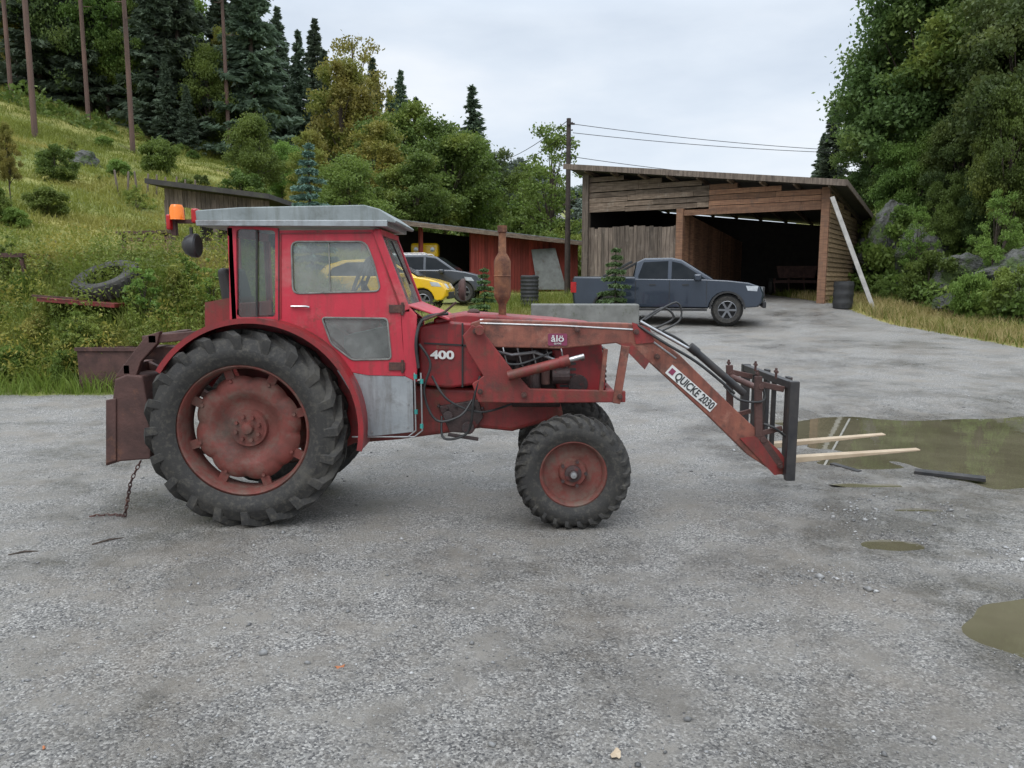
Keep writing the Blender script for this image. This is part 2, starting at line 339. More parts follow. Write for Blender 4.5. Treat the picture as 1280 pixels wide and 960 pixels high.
for cx,cy,rx,ry,s in [(1.1,4.3,1.4,.6,.7),(-.3,6.2,1.6,.5,.45),(.9,3.4,.7,.8,.4),(-1.7,5.6,1.3,.5,.55),(.4,5.3,.8,.5,.55),(-.2,7.2,1.6,.5,.6),(1.6,2.6,.6,.5,.5),(-3.2,6.8,1.5,.7,.4)]:
    d=np.sqrt(((X-cx)/rx)**2+((Y-cy)/ry)**2)+nn*.45; dmp=np.maximum(dmp,s*(1-sst(d,.35,1.35)))
a=me.attributes.new('damp','FLOAT','POINT'); a.data.foreach_set('value',dmp.ravel().astype(np.float32))
g=link('ground',me,None); setp(g,kind='structure')
# water
m,nt,o=newmat('muddy_water'); tc=N(nt,'ShaderNodeTexCoord'); b=N(nt,'ShaderNodeBsdfPrincipled')
nt.links.new(mixc(nt,mapr(nt,noise(nt,tc.outputs['Object'],1.2,4),.35,.65),(.085,.075,.046),(.13,.115,.074)),b.inputs['Base Color']); b.inputs['Roughness'].default_value=.0; b.inputs['IOR'].default_value=1.7
bp=N(nt,'ShaderNodeBump'); bp.inputs['Strength'].default_value=.05; bp.inputs['Distance'].default_value=.01; nt.links.new(noise(nt,tc.outputs['Object'],6,2),bp.inputs['Height']); nt.links.new(bp.outputs[0],b.inputs['Normal'])
nt.links.new(b.outputs[0],o.inputs[0]); M['water']=m
for i,(cx,cy,rx,ry) in enumerate([(5.3,7.75,3.4,2.4),(2.84,3.4,.8,.82),(2.47,4.75,.36,.26),(3.0,5.5,.45,.2)]):
    mb=MB(); k=48; mb.v=[(cx,cy,-.022)]+[(cx+rx*math.cos(2*math.pi*j/k),cy+ry*math.sin(2*math.pi*j/k),-.022) for j in range(k)]; mb.f=[(0,j+1,(j+1)%k+1) for j in range(k)]
    setp(mb.build('puddle_water',M['water']),kind='structure')
# ---------------------------------------------------------------- tractor
YC=5.6
T=thing('tractor','old red farm tractor with closed cab and lowered front loader carrying pallet forks','tractor',(-.8,YC,0))
def cylp(c,r,th,y): return Vector((c.x+r*math.cos(th),y,c.z+r*math.sin(th)))
def wheel(name,c,Rr,w,rr,nl,side,big):
    c=Vector(c); mb=MB(); hw=w/2
    lh=.034 if big else .018
    if big:
        mb.lathe([(rr+.012,-hw*.72),(rr-.012,-hw*.82),(rr-.022,-hw*.76),(rr-.035,-hw*.3),(rr-.035,hw*.5),(rr-.012,hw*.8),(rr+.012,hw*.72)],c,n=64)
        n=160; rad=[.0,.06,.125,.135,.15,.20,.235,.255,.30,.345,.375]
        yo=[.02,.02,.02,.045,.05,.035,.005,.0,.0,.005,.03]
        b0=len(mb.v)
        for j in range(n):
            t=2*math.pi*j/n
            lobe=abs(math.sin(4*t+.4))**.38
            for q,r0 in enumerate(rad):
                f=max(0,(r0-.255)/.12); r1=r0+f*(.030*lobe-.042)
                mb.v.append((c.x+r1*math.cos(t),c.y+side*(.045-yo[q]-.03*f*(1-lobe)),c.z+r1*math.sin(t)))
        k=len(rad)
        for j in range(n):
            for q in range(k-1): mb.f.append((b0+j*k+q,b0+j*k+q+1,b0+((j+1)%n)*k+q+1,b0+((j+1)%n)*k+q))
        for q in range(8):
            t=(q*math.pi-.4+math.pi/2)/4; a=cylp(c,.335,t,c.y+side*.03); mb.cyl(a,a+Vector((0,side*.022,0)),.012,6)
            mb.beam(cylp(c,.35,t,c.y+side*.02),cylp(c,.415,t,c.y+side*.02),.06,.02)
    else:
        mb.lathe([(rr+.01,-hw*.75),(rr-.008,-hw*.82),(rr-.02,-hw*.7),(rr-.03,-hw*.2),(rr-.07,side*hw*.1),(.10,side*hw*.15),(.085,side*hw*.5),(.0,side*hw*.55)] if side<0 else [(rr+.01,hw*.75),(rr-.008,hw*.82),(rr-.03,hw*.2),(.1,hw*.15),(.0,hw*.5)],c,n=48)
        mb.lathe([(rr-.03,-hw*.2),(rr-.02,hw*.8),(rr+.01,hw*.75)],c,n=48)
    rim=mb.build(name,M['rim'],T,True,angle=40)
    mb=MB(); e=Rr-lh
    prof=[(rr,.42),(rr+.02,.47),(rr+(e-rr)*.25,.50),(rr+(e-rr)*.28,.51),(rr+(e-rr)*.5,.52),(rr+(e-rr)*.53,.512),(e-.07*(1 if big else .6),.49),(e-.025,.42),(e-.004,.2),(e,0)]
    prof=[(r,-f*w) for r,f in prof]+[(r,f*w) for r,f in reversed(prof[:-1])]
    mb.lathe(prof,c,n=72)
    da=2*math.pi/nl
    for q in range(nl):
        for sd in (-1,1):
            t0=q*da+(da/2 if sd>0 else 0); sw=da*(.95 if big else .8)
            tw=da*.17
            pts=[(e-.10*(1 if big else .45),.50,-.05),(e-.035,.485,0),(e-.008,.36,.3),(e-.002,.0,1.0)]
            tops=[.006,lh*.95,lh+.002,lh]
            for a_,b_,ha,hb in [(0,1,0,1),(1,2,1,2),(2,3,2,3)]:
                ra,fa,sa=pts[a_]; rb,fb,sb=pts[b_]
                def q4(rv,fv,sv,hh):
                    y=c.y+sd*fv*w; th=t0+sv*sw
                    return [cylp(c,rv-.012,th-tw,y),cylp(c,rv-.012,th+tw,y),cylp(c,rv+hh,th+tw*.8,y+ (sd*.006 if fv>.45 else 0)),cylp(c,rv+hh,th-tw*.8,y+(sd*.006 if fv>.45 else 0))]
                mb.hexa(q4(ra,fa,sa,tops[a_]),q4(rb,fb,sb,tops[b_]))
    mb.build('tyre',M['rubber'],rim,True,angle=35)
    hb=MB()
    if big:
        hb.lathe([(0,side*.065),(.035,side*.06),(.045,side*.03),(.105,side*.027),(.11,side*.0)],c,n=24)
        for q in range(8):
            t=q*math.pi/4+.3; a=cylp(c,.082,t,c.y+side*.02); hb.cyl(a,a+Vector((0,side*.035,0)),.013,6)
        hb.build('hub',M['rim'],rim,True)
    else:
        hb.lathe([(0,side*hw*1.02),(.028,side*hw*1.0),(.032,side*hw*.72),(.055,side*hw*.68),(.06,side*hw*.3)],c,n=20); hb.build('hub',M['iron'],rim,True)
        for q in range(5):
            nb=MB(); t=q*2*math.pi/5; a=cylp(c,.085,t,c.y+side*hw*.35); nb.cyl(a,a+Vector((0,side*.035,0)),.012,6)
            nb.build('wheel_nut',M['iron'],rim)
        if side<0:
            nb=MB(); nb.lathe([(0,side*(hw*1.02+.012)),(.02,side*(hw*1.02+.01)),(.026,side*hw*.98)],c,n=16); nb.build('hub_cap',M['steel'],rim,True)
    return rim
rc=P(302,537,5.0); RX=rc.x
wheel('rear_wheel',(RX,5.15,.675),.675,.32,.445,20,-1,True)
wheel('rear_wheel',(RX,6.1,.675),.675,.32,.445,20,1,True)
fcx=P(717,598,4.95).x
wheel('front_wheel',(fcx,5.05,.392),.392,.2,.225,26,-1,False)
wheel('front_wheel',(fcx+.03,6.02,.392),.392,.2,.225,26,1,False)
mb=MB(); mb.lathe([(.0,-.45),(.09,-.45),(.11,-.2),(.17,-.12),(.17,.12),(.11,.2),(.09,.45),(0,.45)],(RX,YC+.02,.675),n=24); mb.build('rear_axle',M['dred'],T,True)
mb=MB(); mb.beam((fcx,5.15,.43),(fcx,5.95,.43),.09,.07); mb.cyl((fcx,5.13,.39),(fcx,5.13,.56),.035); mb.cyl((fcx,5.93,.39),(fcx,5.93,.56),.035)
mb.beam((fcx,5.45,.5),(fcx,5.7,.5),.16,.1); mb.beam((fcx-.35,5.25,.42),(fcx-.1,5.15,.42),.03,.03); mb.build('front_axle',M['dred'],T,False,.008)
mb=MB(); mb.plate([(400,500),(470,482),(610,486),(700,500),(705,522),(640,540),(600,536),(560,542),(500,550),(430,556),(400,540)],5.42,.36); mb.build('gearbox_and_chassis',M['dred'],T,False,.03,3)
mb=MB(); mb.plate([(548,508),(598,500),(604,522),(590,542),(562,540)],5.37,.05)
mb.cyl(P(585,535,5.30),P(585,535,5.42),.045); mb.cyl(P(560,520,5.33),P(560,520,5.42),.035); mb.beam(P(560,543,5.3),P(598,549,5.3),.022,.03)
for q in range(6): a=P(548+q*11,508+3*(q%2),5.35); mb.cyl(a,a+Vector((0,.06,0)),.011,6)
mb.build('clutch_housing',M['iron'],T,False,.006)
mb=MB(); mb.plate([(600,432),(725,440),(725,505),(604,500)],5.46,.28)
mb.plate([(628,440),(712,446),(712,455),(628,450)],5.40,.08)
for q in range(6):
    a=P(632+q*15,455,5.38); mb.cyl(a,a+Vector((0,0,-.11)),.022,10); mb.cyl(a+Vector((0,0,.06)),a,.010,8)
mb.cyl(P(640,500,5.4),P(700,500,5.4),.05); mb.cyl(P(668,462,5.33),P(668,490,5.33),.045,14); mb.cyl(P(690,470,5.34),P(712,470,5.34),.055,14)
mb.lathe([(0,-.03),(.07,-.03),(.075,0),(.07,.03),(0,.03)],P(722,480,5.4),n=20)
mb.build('engine_block',M['iron'],T,False,.006)
mb=MB()
for q in range(5):
    a=P(628+q*18,432,5.36); mb.tube([a,a+Vector((.01,-.03,-.04)),a+Vector((.03,-.02,-.12)),a+Vector((.06,.02,-.17))],.006,6)
mb.tube([P(612,438,5.34),P(640,444,5.30),P(668,440,5.3),P(700,452,5.32)],.011,8); mb.build('fuel_pipes',M['steel'],T,True)
mb=MB(); mb.cyl(P(682,480,5.31),P(682,462,5.31),.03,14); mb.cyl(P(650,428,5.34),P(700,432,5.34),.035,12); mb.build('exhaust_manifold',M['rusty'],T,True)
mb=MB(); mb.plate(rnd([(522,408),(560,401),(598,404),(604,430),(604,480),(560,486),(524,480)],8),5.36,.45); mb.build('scuttle_side_panel',M['hood'],T,True,.02,3)
mb=MB(); mb.plate([(530,428),(603,432),(603,434),(530,430)],5.352,.01); mb.plate([(577,404),(579,404),(579,484),(577,484)],5.352,.01); mb.build('panel_seam',M['ink'],T)
mb=MB(); mb.plate(rnd([(540,398),(580,391),(690,399),(742,405),(752,415),(752,432),(600,428),(545,412)],6),5.38,.42); mb.build('bonnet',M['hood'],T,True,.035,4)
mb=MB(); mb.plate(rnd([(690,425),(752,427),(757,470),(757,502),(700,500),(692,470)],5),5.38,.42); mb.build('nose_cowl',M['hood'],T,True,.02,3)
mb=MB()
for q in range(7): mb.plate([(700,446+q*7),(720,446+q*7),(720,449+q*7),(700,449+q*7)],5.374,.01)
mb.build('side_louvres',M['black'],T)
xx=P(757,460,5.38).x; mb=MB()
for q in range(9): mb.box(xx-.005,xx+.012,5.42,5.76,P(757,440+q*6.5,5.4).z,P(757,437+q*6.5,5.4).z)
mb.build('grille',M['black'],T)
text('model_number','400',.078,M['white'],T,P(553,444,5.35)+Vector((0,-.006,0)),(1,0,-.02),(0,0,1),.003,.0015,1.4)
text('model_script','Buster',.036,M['arm'],T,P(554,434,5.35)+Vector((0,-.006,0)),(1,0,-.02),(0,0,1),.0004)
c=P(628,397,5.55); z1=P(628,372,5.55).z-c.z; z2=P(628,318,5.55).z-c.z; z3=P(628,282,5.55).z-c.z
mb=MB(); mb.lathe([(0,-.1),(.028,-.1),(.028,z1-.05),(.038,z1-.03),(.056,z1),(.060,z1+.02),(.060,(z1+z2)/2-.004),(.064,(z1+z2)/2),(.060,(z1+z2)/2+.004),(.060,z2-.05),(.048,z2-.02),(.028,z2+.01),(.026,z3-.05),(.034,z3-.045),(.034,z3),(.028,z3),(.028,z3-.03)],c,'Z',24); mb.build('exhaust_stack',M['exh'],T,True)
mb=MB(); c=P(592,398,5.5); mb.lathe([(0,-.04),(.022,-.04),(.022,.02),(.042,.022),(.045,.05),(.03,.065),(0,.07)],c,'Z',20); mb.build('filler_cap',M['rusty'],T,True)
# cab
dO=[(347,288),(466,287),(478,315),(490,345),(501,385),(504,430),(505,470),(460,469),(428,463),(412,444),(395,424),(375,410),(347,401)]
w1=rnd([(364,302),(457,302),(467,328),(476,364),(366,367)],9); w2=rnd([(402,397),(484,398),(489,449),(440,450),(414,430)],5)
door=holed('cab_door',dO,[w1,w2],5.20,.03,M['red'],T)
def pane(name,poly,Y0,parent,th=.004,m='glass'):
    mb=MB(); mb.plate(poly,Y0,th); return mb.build(name,M[m],parent)
def seal(poly,Y0,parent,r=.006):
    mb=MB(); mb.tube([P(p[0],p[1],Y0) for p in poly],r,6,True); return mb.build('window_seal',M['seal'],parent,True)
pane('door_window',w1,5.212,door); seal(w1,5.197,door)
pane('door_window',w2,5.212,door); seal(w2,5.197,door)
mb=MB(); mb.beam(P(411,303,5.207),P(413,366,5.207),.008,.006); mb.build('window_divider',M['seal'],door)
mb=MB(); a=P(364,383,5.185); mb.tube([a+Vector((0,.02,0)),a,a+Vector((.1,-.01,0)),a+Vector((.12,0,-.005))],.008,8); mb.build('door_handle',M['steel'],door,True)
for yy in (386,458):
    mb=MB(); mb.plate([(486,yy-5),(506,yy-5),(506,yy+5),(486,yy+5)],5.188,.012); mb.cyl(P(503,yy+8,5.19),P(503,yy-8,5.19),.009); mb.build('door_hinge',M['rusty'],door,False,.002)
mb=MB()
for (x1,y1,x2,y2) in [(352,292,464,291),(468,295,498,380),(351,292,351,398)]: mb.beam(P(x1,y1,5.2),P(x2,y2,5.2),.008,.012)
mb.build('door_edge_bead',M['hood'],door)
mb=MB(); mb.beam(P(348.5,288,5.197),P(348.5,402,5.197),.006,.006); mb.build('door_gap',M['ink'],door)
holed('far_cab_side',[(288,283),(466,287),(490,345),(501,385),(505,470),(430,470),(395,424),(290,405)],[rnd([(300,290),(460,290),(488,372),(302,396)],8)],6.0,.02,M['red'],T)
holed('rear_side_frame',[(286,281),(347,285),(347,403),(330,398),(300,399),(287,402)],[rnd([(295,286),(344,288),(344,396),(296,397)],5)],5.20,.035,M['red'],T)
pane('rear_side_window',rnd([(294,285),(345,287),(345,397),(295,398)],5),5.222,T,.004,'cglass')
mb=MB(); mb.beam(P(321,286,5.21),P(321,397,5.21),.012,.012); mb.build('window_divider',M['black'],T)
mb=MB(); xr=P(288,300,5.2).x; zt=P(288,284,5.2).z; zb=P(288,402,5.2).z
mb.box(xr-.02,xr+.02,5.2,6.0,zt-.06,zt); mb.box(xr-.02,xr+.02,5.2,6.0,zb-.02,zb+.12); mb.box(xr-.02,xr+.02,5.2,5.25,zb,zt); mb.box(xr-.02,xr+.02,5.95,6.0,zb,zt); mb.build('cab_rear_frame',M['red'],T,False,.005)
mb=MB(); mb.box(xr-.004,xr,5.25,5.95,zb+.12,zt-.06); mb.build('rear_window',M['cglass'],T)
def wq(px,py,Yb): 
    a=P(px,py,5.2); return Vector((a.x,Yb,a.z))
mb=MB()
for (pa,pb_) in [((470,288),(508,388))]:
    for Y0 in (5.21,5.99):
        mb.beam(wq(*pa,Y0),wq(*pb_,Y0),.05,.04)
    mb.beam(wq(472,290,5.2),wq(472,290,6.0),.05,.04); mb.beam(wq(507,386,5.2),wq(507,386,6.0),.06,.05)
    mb.beam(wq(471,289,5.45),wq(507,386,5.45),.02,.02)
mb.plate([(499,380),(510,382),(521,394),(521,478),(505,470)],5.2,.03); mb.plate([(500,380),(512,384),(530,398),(530,470),(517,478),(505,470)],5.97,.03)
a1=wq(510,383,5.2);a2=wq(560,402,5.2)
mb.hexa([a1,a2+Vector((0,.1,0)),a2+Vector((0,.7,0)),a1+Vector((0,.8,0))],[a1+Vector((0,0,.015)),a2+Vector((0,.1,.015)),a2+Vector((0,.7,.015)),a1+Vector((0,.8,.015))])
mb.build('windscreen_frame',M['red'],T,False,.006)
mb=MB(); a=wq(474,293,5.24); b_=wq(507,382,5.24); dx=Vector((.004,0,0)); yy=Vector((0,.72,0)); mb.hexa([a,b_,b_+yy,a+yy],[a+dx,b_+dx,b_+yy+dx,a+yy+dx]); mb.build('windscreen',M['glass'],T)
mb=MB(); mb.beam(wq(480,300,5.4)+Vector((.02,0,0)),wq(500,355,5.55)+Vector((.02,0,0)),.012,.012); mb.build('wiper',M['black'],T)
mb=MB(); mb.plate([(243,263),(300,259),(455,256),(474,261),(496,276),(494,279),(478,276),(245,276)],5.14,.92); mb.build('cab_roof',M['roof'],T,False,.006,2)
mb=MB(); mb.plate([(244,275),(484,275),(484,283),(245,282)],5.13,.93); mb.build('roof_trim',M['alu'],T,False,.003)
mb=MB(); a=P(318,398,5.6)
mb.box(a.x-.05,a.x+.36,5.4,5.82,a.z-.18,a.z-.05); mb.hexa([(a.x-.14,5.4,a.z-.08),(a.x-.02,5.4,a.z-.08),(a.x-.02,5.82,a.z-.08),(a.x-.14,5.82,a.z-.08)],[(a.x-.2,5.42,a.z+.36),(a.x-.11,5.42,a.z+.36),(a.x-.11,5.8,a.z+.36),(a.x-.2,5.8,a.z+.36)]); mb.build('driver_seat',M['seatv'],T,True,.04,4)
mb=MB(); c=P(452,352,5.6); ring=[]
for q in range(28):
    t=2*math.pi*q/28; ring.append(c+Vector((.07*math.cos(t),.2*math.sin(t),.17*math.cos(t)*1)))
mb.tube(ring,.013,8,True)
for q in (0,9,18): mb.cyl(c,ring[q],.008,6)
mb.cyl(c,P(490,420,5.6),.022,10); mb.build('steering_wheel',M['black'],T,True)
mb=MB(); mb.plate([(430,420),(520,400),(540,470),(430,475)],5.45,.3); mb.cyl(P(400,440,5.5),P(395,385,5.45),.01,8); mb.build('dashboard',M['black'],T,False,.01)
mb=MB(); mb.plate([(421,463),(460,469),(516,471),(517,540),(460,546),(452,520),(438,490)],5.205,.012); mb.build('aluminium_side_panel',M['alu'],T,False,.003)
for (x,y) in [(428,468),(510,476),(510,534),(465,540),(450,500),(510,505)]: a=P(x,y,5.197); mb=MB(); mb.cyl(a,a+Vector((0,.01,0)),.006,8); mb.build('panel_bolt',M['steel'],T)
mb=MB(); fc=Vector((RX+.07,0,.69)); n=36; arc=[R(148-(148+12)*k/n) for k in range(n+1)]
def ring_strip(r0,r1,y0,y1):
    for k in range(n):
        t0,t1=arc[k],arc[k+1]
        A=[cylp(fc,r0,t0,y0),cylp(fc,r0,t1,y0),cylp(fc,r0,t1,y1),cylp(fc,r0,t0,y1)]; B=[cylp(fc,r1,t0,y0),cylp(fc,r1,t1,y0),cylp(fc,r1,t1,y1),cylp(fc,r1,t0,y1)]
        mb.hexa(A,B)
ring_strip(.715,.728,5.02,5.36); ring_strip(.70,.735,5.012,5.03); ring_strip(.45,.72,5.33,5.345)
mb.build('rear_mudguard',M['hood'],T,True,angle=25)
mb=MB(); ring_strip(.715,.728,5.86,6.2); ring_strip(.45,.72,5.86,5.875); mb.build('rear_mudguard',M['dred'],T,True,angle=25)
mb=MB(); mb.plate([(258,395),(345,398),(372,410),(405,440),(440,505),(520,505),(520,480),(516,545),(455,548),(430,560),(300,470)],5.35,.02); mb.plate([(256,378),(288,372),(288,402),(256,408)],5.3,.5); mb.build('cab_floor_side',M['dred'],T)
mb=MB()
for dx in (0,8): mb.tube([P(518+dx,466,5.19),P(519+dx,500,5.18),P(520+dx,538,5.19),P(510+dx,546,5.2),P(440+dx,546,5.22)],.006,8)
mb.tube([P(600,404,5.2),P(700,407,5.2),P(792,412,5.2)],.007,8); mb.tube([P(600,400,5.22),P(700,403,5.22),P(795,408,5.22)],.007,8); mb.tube([P(792,412,5.2),P(815,426,5.2),P(845,448,5.2)],.007,8)
mb.build('hydraulic_pipes',M['steel'],T,True)
for (x,y) in [(519,468),(527,474),(520,512),(527,530)]: a=P(x,y,5.18); mb=MB(); mb.cyl(a,a+Vector((0,0,-.03)),.012,6); mb.build('pipe_fitting',M['teal'],T)
def hose(pts,r=.011,n=6):
    mb=MB(); p=[P(*q) for q in pts]; out=[]
    for i in range(len(p)-1):
        a=p[max(i-1,0)];b=p[i];c=p[i+1];d=p[min(i+2,len(p)-1)]
        for j in range(n):
            t=j/n; out.append(.5*((2*b)+(c-a)*t+(2*a-5*b+4*c-d)*t*t+(3*b-a-3*c+d)*t**3))
    out.append(p[-1]); mb.tube(out,r,8); mb.build('hydraulic_hose',M['hose'],T,True)
hose([(560,392,5.3),(530,398,5.22),(520,425,5.17),(523,460,5.17)]); hose([(524,430,5.2),(538,455,5.2),(530,490,5.2),(545,525,5.2),(575,520,5.2),(590,500,5.25)],.009)
hose([(600,470,5.2),(592,500,5.2),(585,540,5.25),(555,548,5.25),(552,520,5.3)],.009); hose([(540,470,5.25),(560,500,5.2),(600,515,5.25),(640,505,5.3)],.008)
hose([(795,405,5.2),(830,428,5.15),(870,452,5.16),(905,480,5.18),(918,492,5.2)],.010); hose([(800,402,5.5),(828,385,5.5),(842,398,5.5),(815,412,5.5)],.008); hose([(806,400,5.4),(845,378,5.45),(850,400,5.45),(822,416,5.4)],.007); hose([(800,404,5.8),(850,425,5.8),(900,470,5.8),(915,478,5.8)],.010)
hose([(600,425,5.3),(625,450,5.22),(650,455,5.2),(690,440,5.24)],.008); hose([(955,530,5.2),(968,535,5.17),(985,548,5.2)],.009); hose([(905,482,5.25),(925,500,5.15),(955,500,5.2),(950,475,5.3)],.008)
# loader
def arm(Y0,nm):
    mb=MB(); mb.plate([(588,404),(605,399),(700,402),(785,404),(806,408),(850,444),(915,508),(972,561),(984,580),(981,591),(970,592),(935,569),(885,520),(848,486),(812,453),(790,437),(770,429),(700,436),(612,434),(590,424)],Y0,.075)
    return mb.build(nm,M['arm'],T,False,.008)
arm(5.2,'loader_arm'); arm(5.88,'loader_arm')
for gp,y0 in (([(775,430),(788,428),(812,452),(806,462)],5.185),([(925,548),(950,545),(974,563),(986,580),(982,592),(968,594)],5.188),([(790,403),(812,410),(818,428),(795,430)],5.188)):
    mb=MB(); mb.plate(gp,y0,.011); mb.build('arm_gusset',M['dred'],T)
for Y0 in (5.17,5.93):
    mb=MB(); mb.plate([(578,420),(590,406),(602,412),(620,436),(640,462),(662,486),(782,489),(782,503),(660,504),(598,503),(590,480),(604,470),(585,440)],Y0+.02,.04); mb.build('loader_bracket',M['dred'],T,False,.006)
    mb=MB(); mb.beam(P(782,432,Y0+.03),P(770,504,Y0+.03),.055,.04); mb.build('arm_strut',M['arm'],T,False,.005)
    mb=MB(); mb.beam(P(757,436,Y0+.04),P(751,490,Y0+.04),.03,.04); mb.build('arm_strut',M['arm'],T,False,.005)
mb=MB(); a=P(765,495,5.2); mb.beam(a,(a.x,5.98,a.z),.05,.05); mb.build('loader_cross_member',M['dred'],T)
mb=MB(); a=P(600,412,5.2); mb.cyl((a.x,5.1,a.z),(a.x,6.05,a.z),.03); mb.build('loader_cross_member',M['dred'],T)
for (x,y) in [(594,414),(728,448),(640,470),(722,412),(796,415),(976,583),(822,446),(600,490),(655,494),(775,496)]:
    mb=MB(); a=P(x,y,5.16); mb.cyl(a,a+Vector((0,.05,0)),.018,14); mb.cyl(a+Vector((0,-.012,0)),a,.010,6); mb.build('pivot_pin',M['rusty'],T,True)
for Y0 in (5.14,6.03):
    mb=MB(); mb.cyl(P(635,470,Y0),P(708,451,Y0),.034,18); mb.cyl(P(700,453,Y0),P(712,450,Y0),.039,18); cy=mb.build('lift_cylinder',M['dred'],T,True)
    mb=MB(); mb.cyl(P(706,451.5,Y0),P(730,445,Y0),.018,12); mb.build('piston_rod',M['steel'],cy,True)
for Y0 in (5.33,5.82):
    mb=MB(); mb.cyl(P(868,438,Y0),P(930,492,Y0),.026,16); mb.cyl(P(862,433,Y0),P(872,441,Y0),.032,16); cy=mb.build('tilt_cylinder',M['black'],T,True)
    mb=MB(); mb.cyl(P(800,402,Y0),P(868,440,Y0),.012,12); mb.build('piston_rod',M['steel'],cy,True)
mb=MB(); mb.plate(rnd([(685,417),(709,417),(709,432),(685,432)],2),5.19,.004); lg=mb.build('logo_sticker',M['logo'],T)
text('logo_text','ålö',.062,M['white'],lg,P(697,423.5,5.186),(1,0,0),(0,0,1),.0008,.0015,1.2)
text('logo_text','QUICKE',.014,M['white'],lg,P(697,429.5,5.186),(1,0,0),(0,0,1),.0003)
a=P(836,461,5.194); b_=P(892,510,5.194); d=(b_-a).normalized(); u=Vector((-d.z,0,d.x)); 
if u.z<0: u=-u
mb=MB(); ww=.037; mb.hexa([a-u*ww,b_-u*ww,b_+u*ww,a+u*ww],[p+Vector((0,.004,0)) for p in (a-u*ww,b_-u*ww,b_+u*ww,a+u*ww)]); st=mb.build('brand_sticker',M['white'],T)
text('brand_text','QUICKE 2030',.076,M['ink'],st,a.lerp(b_,.57)+Vector((0,-.002,0)),d,u,.0016,.001,.76)
mb=MB(); c0=a+d*.031; mb.hexa(*[[c0+Vector((0,yy,0))+d*i+u*j for i,j in ((-.018,-.02),(.018,-.02),(.018,.02),(-.018,.02))] for yy in (-.003,-.001)]); mb.build('brand_emblem',M['logo'],st)
# fork carriage
xf=P(988,540,5.15).x; zt_=.985; zb_=.33
mb=MB()
for yy,w_ in ((5.11,.05),(6.18,.05)): mb.box(xf-.03,xf+.035,yy,yy+w_,zb_-.02,zt_+.01)
mb.box(xf-.025,xf+.025,5.16,6.18,zt_-.045,zt_+.005); mb.box(xf-.025,xf+.025,5.16,6.18,zb_,zb_+.05)
mb.build('carriage_frame',M['black'],T,False,.005)
for yy in (5.5,5.96):
    mb=MB(); mb.box(xf-.015,xf+.015,yy,yy+.03,zb_+.05,zt_-.045); mb.build('carriage_upright',M['black'],T,False,.004)
for yy in (5.2,5.9):
    mb=MB(); mb.beam((xf-.04,yy,.40),(xf-.20,yy,.62),.05,.025); mb.beam((xf-.20,yy,.60),(xf-.22,yy,1.02),.05,.03); mb.beam((xf-.22,yy,.97),(xf-.04,yy,.93),.04,.025); mb.beam((xf-.2,yy,.62),(xf-.04,yy,.66),.035,.02)
    mb.cyl((xf-.2,yy-.02,.95),(xf-.2,yy+.05,.95),.022,12); mb.cyl((xf-.17,yy-.02,.58),(xf-.17,yy+.05,.58),.022,12); mb.build('coupler_hook',M['rusty'],T,False,.004)
mb=MB(); mb.cyl((xf-.2,5.2,.93),(xf-.2,5.95,.93),.022,12); mb.build('coupler_bar',M['rusty'],T,True)
mb=MB(); mb.cyl((xf-.17,5.2,.56),(xf-.17,5.95,.56),.02,12); mb.build('coupler_bar',M['dred'],T,True)
for xx,yy in ((xf-.22,5.22),(xf-.05,5.34),(xf-.05,5.80),(xf-.22,5.92)):
    mb=MB(); mb.cyl((xx,yy,zt_),(xx,yy,zt_+.075),.009,8); mb.cyl((xx,yy-.022,zt_+.05),(xx,yy+.022,zt_+.05),.011,8); mb.build('locking_pin',M['rusty'],T)
for yy,xe in ((5.34,P(1148,562,5.34)),(5.80,P(1105,543,5.8))):
    mb=MB(); b0=Vector((xf+.03,yy,.405)); e=Vector((xe.x,yy,xe.z))
    mb.hexa([b0+Vector((0,-.04,-.022)),b0+Vector((0,.04,-.022)),b0+Vector((0,.04,.022)),b0+Vector((0,-.04,.022))],[e+Vector((0,-.03,-.003)),e+Vector((0,.03,-.003)),e+Vector((0,.03,.008)),e+Vector((0,-.03,.008))])
    mb.build('fork_tine',M['forks'],T,False,.004)
    mb=MB(); mb.box(xf+.026,xf+.056,yy-.035,yy+.035,.37,1.0); mb.build('tine_upright',M['black'],T,False,.004)
# mirror, lamps
mb=MB(); mb.tube([P(530,400,5.12),P(556,390,5.08),P(570,378,5.05)],.008,8); mb.lathe([(0,-.03),(.05,-.028),(.07,-.01),(.072,.012),(0,.02)],P(579,362,5.03),'X',20); mb.build('wing_mirror',M['rusty'],T,True)
mb=MB(); a=P(228,268,5.25); mb.box(a.x-.03,a.x+.16,5.22,5.26,a.z-.06,a.z-.035); mb.box(a.x-.06,a.x-.03,5.2,5.24,a.z-.14,a.z-.0); mb.cyl((a.x+.0,5.24,a.z-.03),(a.x+.0,5.24,a.z+.03),.02); mb.build('lamp_bracket',M['rusty'],T)
mb=MB(); a=P(221,266,5.2); mb.lathe([(0,.055),(.035,.052),(.045,.03),(.048,-.04),(.05,-.045),(0,-.045)],a,'Z',20); mb.build('amber_beacon',M['amber'],T,True)
mb=MB(); a=P(247,270,5.2); mb.box(a.x-.022,a.x+.022,5.14,5.2,a.z-.05,a.z+.045); mb.build('indicator_lamp',M['redlens'],T,True,.012,3)
mb=MB(); a=P(213,278,5.2); mb.box(a.x-.014,a.x+.014,5.16,5.24,a.z-.05,a.z+.05); mb.build('tail_lamp',M['redlens'],T,True,.01,3)
mb=MB(); a=P(240,307,5.2); mb.lathe([(0,-.06),(.03,-.058),(.06,-.035),(.078,0),(.08,.035),(.07,.045),(0,.045)],a,'X',24); mb.cyl(a,a+Vector((0,0,.12)),.012,8); mb.build('work_lamp',M['black'],T,True)
